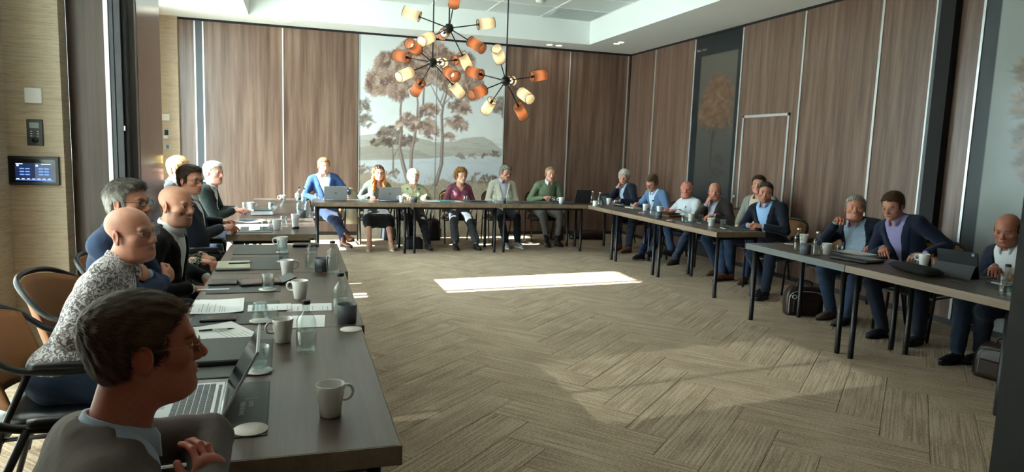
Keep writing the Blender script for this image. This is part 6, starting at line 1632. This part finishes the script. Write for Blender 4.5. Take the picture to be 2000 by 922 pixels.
for cx in (-.050, .063):
    for i in range(2):
        for j in range(3): MB().box(cx-.029+i*.033, cx-.002+i*.033, -.0236, -.0232, .010-.020*j, .018-.020*j).build('screen_button', sb_, parent=t)
    MB().box(cx-.045, cx-.033, -.0236, -.0232, .030, .041).build('screen_icon', sl_, parent=t)
for k in range(7): MB().box(-.10+k*.031, -.082+k*.031, -.0236, -.0232, -.058, -.054).build('screen_text', sl_, parent=t)
MB().box(-.10, -.06, -.0236, -.0232, .044, .048).build('screen_text', sl_, parent=t); MB().box(.05, .108, -.0236, -.0232, .044, .048).build('screen_text', sl_, parent=t); MB().box(-.105, .115, -.0236, -.0232, -.066, -.062).build('screen_bar', sb_, parent=t)
t = plate('wall_socket', 'black double socket plate low on the near beige pier', -1.725, y0, .372, .090, .165, BP, 'socket')
MB().box(-.034, .034, -.0135, -.012, .012, .074).build('socket_face', plain('socket_face', '1d1e20', .4), parent=t); m = MB(); m.tube([(0, -.0135, .043), (0, -.0150, .043)], .016, 16); m.build('socket_hole', plain('socket_hole', '050505', .5), parent=t)
for s in (-1, 1): MB().tube([(s*.024, -.0135, .043), (s*.024, -.0148, .043)], .003, 8).build('screw', M_ALU, parent=t)
MB().box(-.034, .030, -.0140, -.012, -.020, -.006).build('label_strip', WP, parent=t); MB().box(-.034, .034, -.0135, -.012, -.075, -.026).build('data_port', plain('socket_face', '1d1e20', .4), parent=t)
y1 = 12.0295
plate('light_switch', 'white square switch on the far beige pier', -1.985, y1, 1.89, .11, .10, WP)
t = plate('thermostat', 'white-framed thermostat on the far beige pier', -1.985, y1, 1.63, .10, .165, plain('grey_plastic', 'a9aca8', .4), 'thermostat'); MB().box(-.02, .035, -.0145, -.012, -.02, .065).build('display', BP, parent=t); MB().box(-.035, .02, -.0145, -.012, -.07, -.03).build('button', WP, parent=t)
t = plate('motion_sensor', 'small square sensor low on the far beige pier', -1.98, y1, 1.43, .09, .085, plain('grey_plastic', 'a9aca8', .4), 'sensor'); MB().box(-.01, .035, -.015, -.012, -.03, .03).build('lens', plain('sensor_lens', '6f7f8f', .2), parent=t)

# ------------------------------------------------------------------ chandeliers: three starbursts of drum shades on thin arms
def shade_mat(name, col, strength):
    t = NT(name); t.n.remove(t.b); c = (*lin(col), 1)
    df = t.new('ShaderNodeBsdfDiffuse'); tl = t.new('ShaderNodeBsdfTranslucent'); tl.inputs[0].default_value = c
    v = t.coords((1, 1, 1)); nz = t.noise(t.coords((160, 160, 6)), 1, 2); t.link(t.ramp(nz, [(.3, col), (.7, col)]), df.inputs[0])
    mx = t.new('ShaderNodeMixShader'); mx.inputs[0].default_value = .55; t.link(df.outputs[0], mx.inputs[1]); t.link(tl.outputs[0], mx.inputs[2]); t.link(mx.outputs[0], t.out.inputs['Surface']); return t.m
M_COP = shade_mat('terracotta_shade', '9a6a52', 1); M_CRM = shade_mat('cream_shade', 'cfc8b6', 1)
M_BULB = emit('bulb_glow', 'ffdca6', 2.6)
def starburst(lab, hub, top, arms):
    t = thing('pendant_chandelier', lab, 'chandelier', hub, 0, 'starburst chandeliers')
    m = MB(); m.lathe([(.0, -.055), (.02, -.05), (.045, -.02), (.047, .0), (.045, .02), (.03, .04), (.0, .045)], 16, cap0=False, cap1=False); m.build('hub', M_BLK, parent=t)
    MB().tube([(0, 0, .03), (0, 0, top-hub[2])], .007, 8).build('rod', M_BLK, parent=t)
    MB().lathe([(.06, -.03), (.065, -.02), (.065, 0)], 20, (0, 0, top-hub[2])).build('ceiling_rose', M_BLK, parent=t)
    for d, L, cop in arms:
        d = nrm(d); a = np.array(d)*L
        ar = MB().tube([np.array(d)*.03, a], .006, 8).build('arm', M_BLK, parent=t)
        X = nrm(np.cross(d, (0.3, .2, 1))); Y = np.cross(d, X); r, l = .054, .175; n = 24
        m = MB(); rings = []
        for q in (0, 1): rings.append([a+np.array(d)*l*q+(X*math.cos(w)+Y*math.sin(w))*r for w in [2*math.pi*i/n for i in range(n)]])
        m.sweep(rings, caps=False); sh_ = m.build('shade', M_COP if cop else M_CRM, parent=t)
        m = MB()
        for q in (0, 1): m.tube([a+np.array(d)*l*q+(X*math.cos(w)+Y*math.sin(w))*r for w in [2*math.pi*i/n for i in range(n+1)]], .0028, 6, caps=False)
        m.build('shade_rims', plain('shade_rim', '4a3524', .6), parent=sh_, kind='stuff')
        m = MB(); m.tube([a-np.array(d)*.0, a+np.array(d)*.05], .014, 10)
        for k in range(3): w = 2*math.pi*k/3; m.tube([a+np.array(d)*.004, a+np.array(d)*.004+(X*math.cos(w)+Y*math.sin(w))*r], .0022, 5)
        m.build('lamp_holder', M_BLK, parent=sh_)
        m = MB(); c = a+np.array(d)*.088; rr = [[c+np.array(d)*z+(X*math.cos(w)+Y*math.sin(w))*q for w in [2*math.pi*i/12 for i in range(12)]] for q, z in ((.010, -.04), (.018, -.02), (.024, .0), (.020, .018), (.008, .027))]; m.sweep(rr); m.build('bulb', M_BULB, parent=sh_)
starburst('highest starburst chandelier of cream and copper shades', (1.486, 7.089, 2.777), HT, [((-0.90, 0.30, 0.32), 0.32, 0), ((-0.04, -0.82, 0.58), 0.31, 1), ((0.98, -0.00, 0.20), 0.31, 0), ((0.06, 1.00, 0.01), 0.31, 1), ((-0.68, -0.60, -0.41), 0.31, 0), ((0.54, 0.37, -0.76), 0.31, 0), ((0.57, -0.67, -0.47), 0.31, 1)])
starburst('starburst chandelier of copper shades over the painted trees', (1.324, 7.094, 2.423), HT, [((-0.70, 0.69, 0.18), 0.31, 1), ((0.85, 0.49, 0.19), 0.31, 1), ((0.42, 0.90, 0.12), 0.31, 0), ((-0.78, -0.48, -0.40), 0.31, 0), ((-0.25, 0.76, -0.60), 0.31, 1), ((0.31, -0.88, -0.36), 0.31, 1), ((0.72, 0.31, -0.62), 0.31, 0), ((-0.62, -0.75, 0.25), 0.31, 1)])
starburst('lowest starburst chandelier by the edge of the painted panel', (2.025, 6.797, 2.256), HT, [((-0.64, 0.74, 0.23), 0.31, 1), ((0.96, 0.20, 0.21), 0.31, 1), ((-0.43, -0.73, 0.54), 0.31, 0), ((0.41, 0.91, 0.10), 0.31, 0), ((-0.84, -0.41, -0.37), 0.31, 1), ((-0.23, 0.76, -0.61), 0.31, 0), ((0.26, -0.87, -0.42), 0.31, 0), ((0.56, 0.40, -0.73), 0.31, 1)])
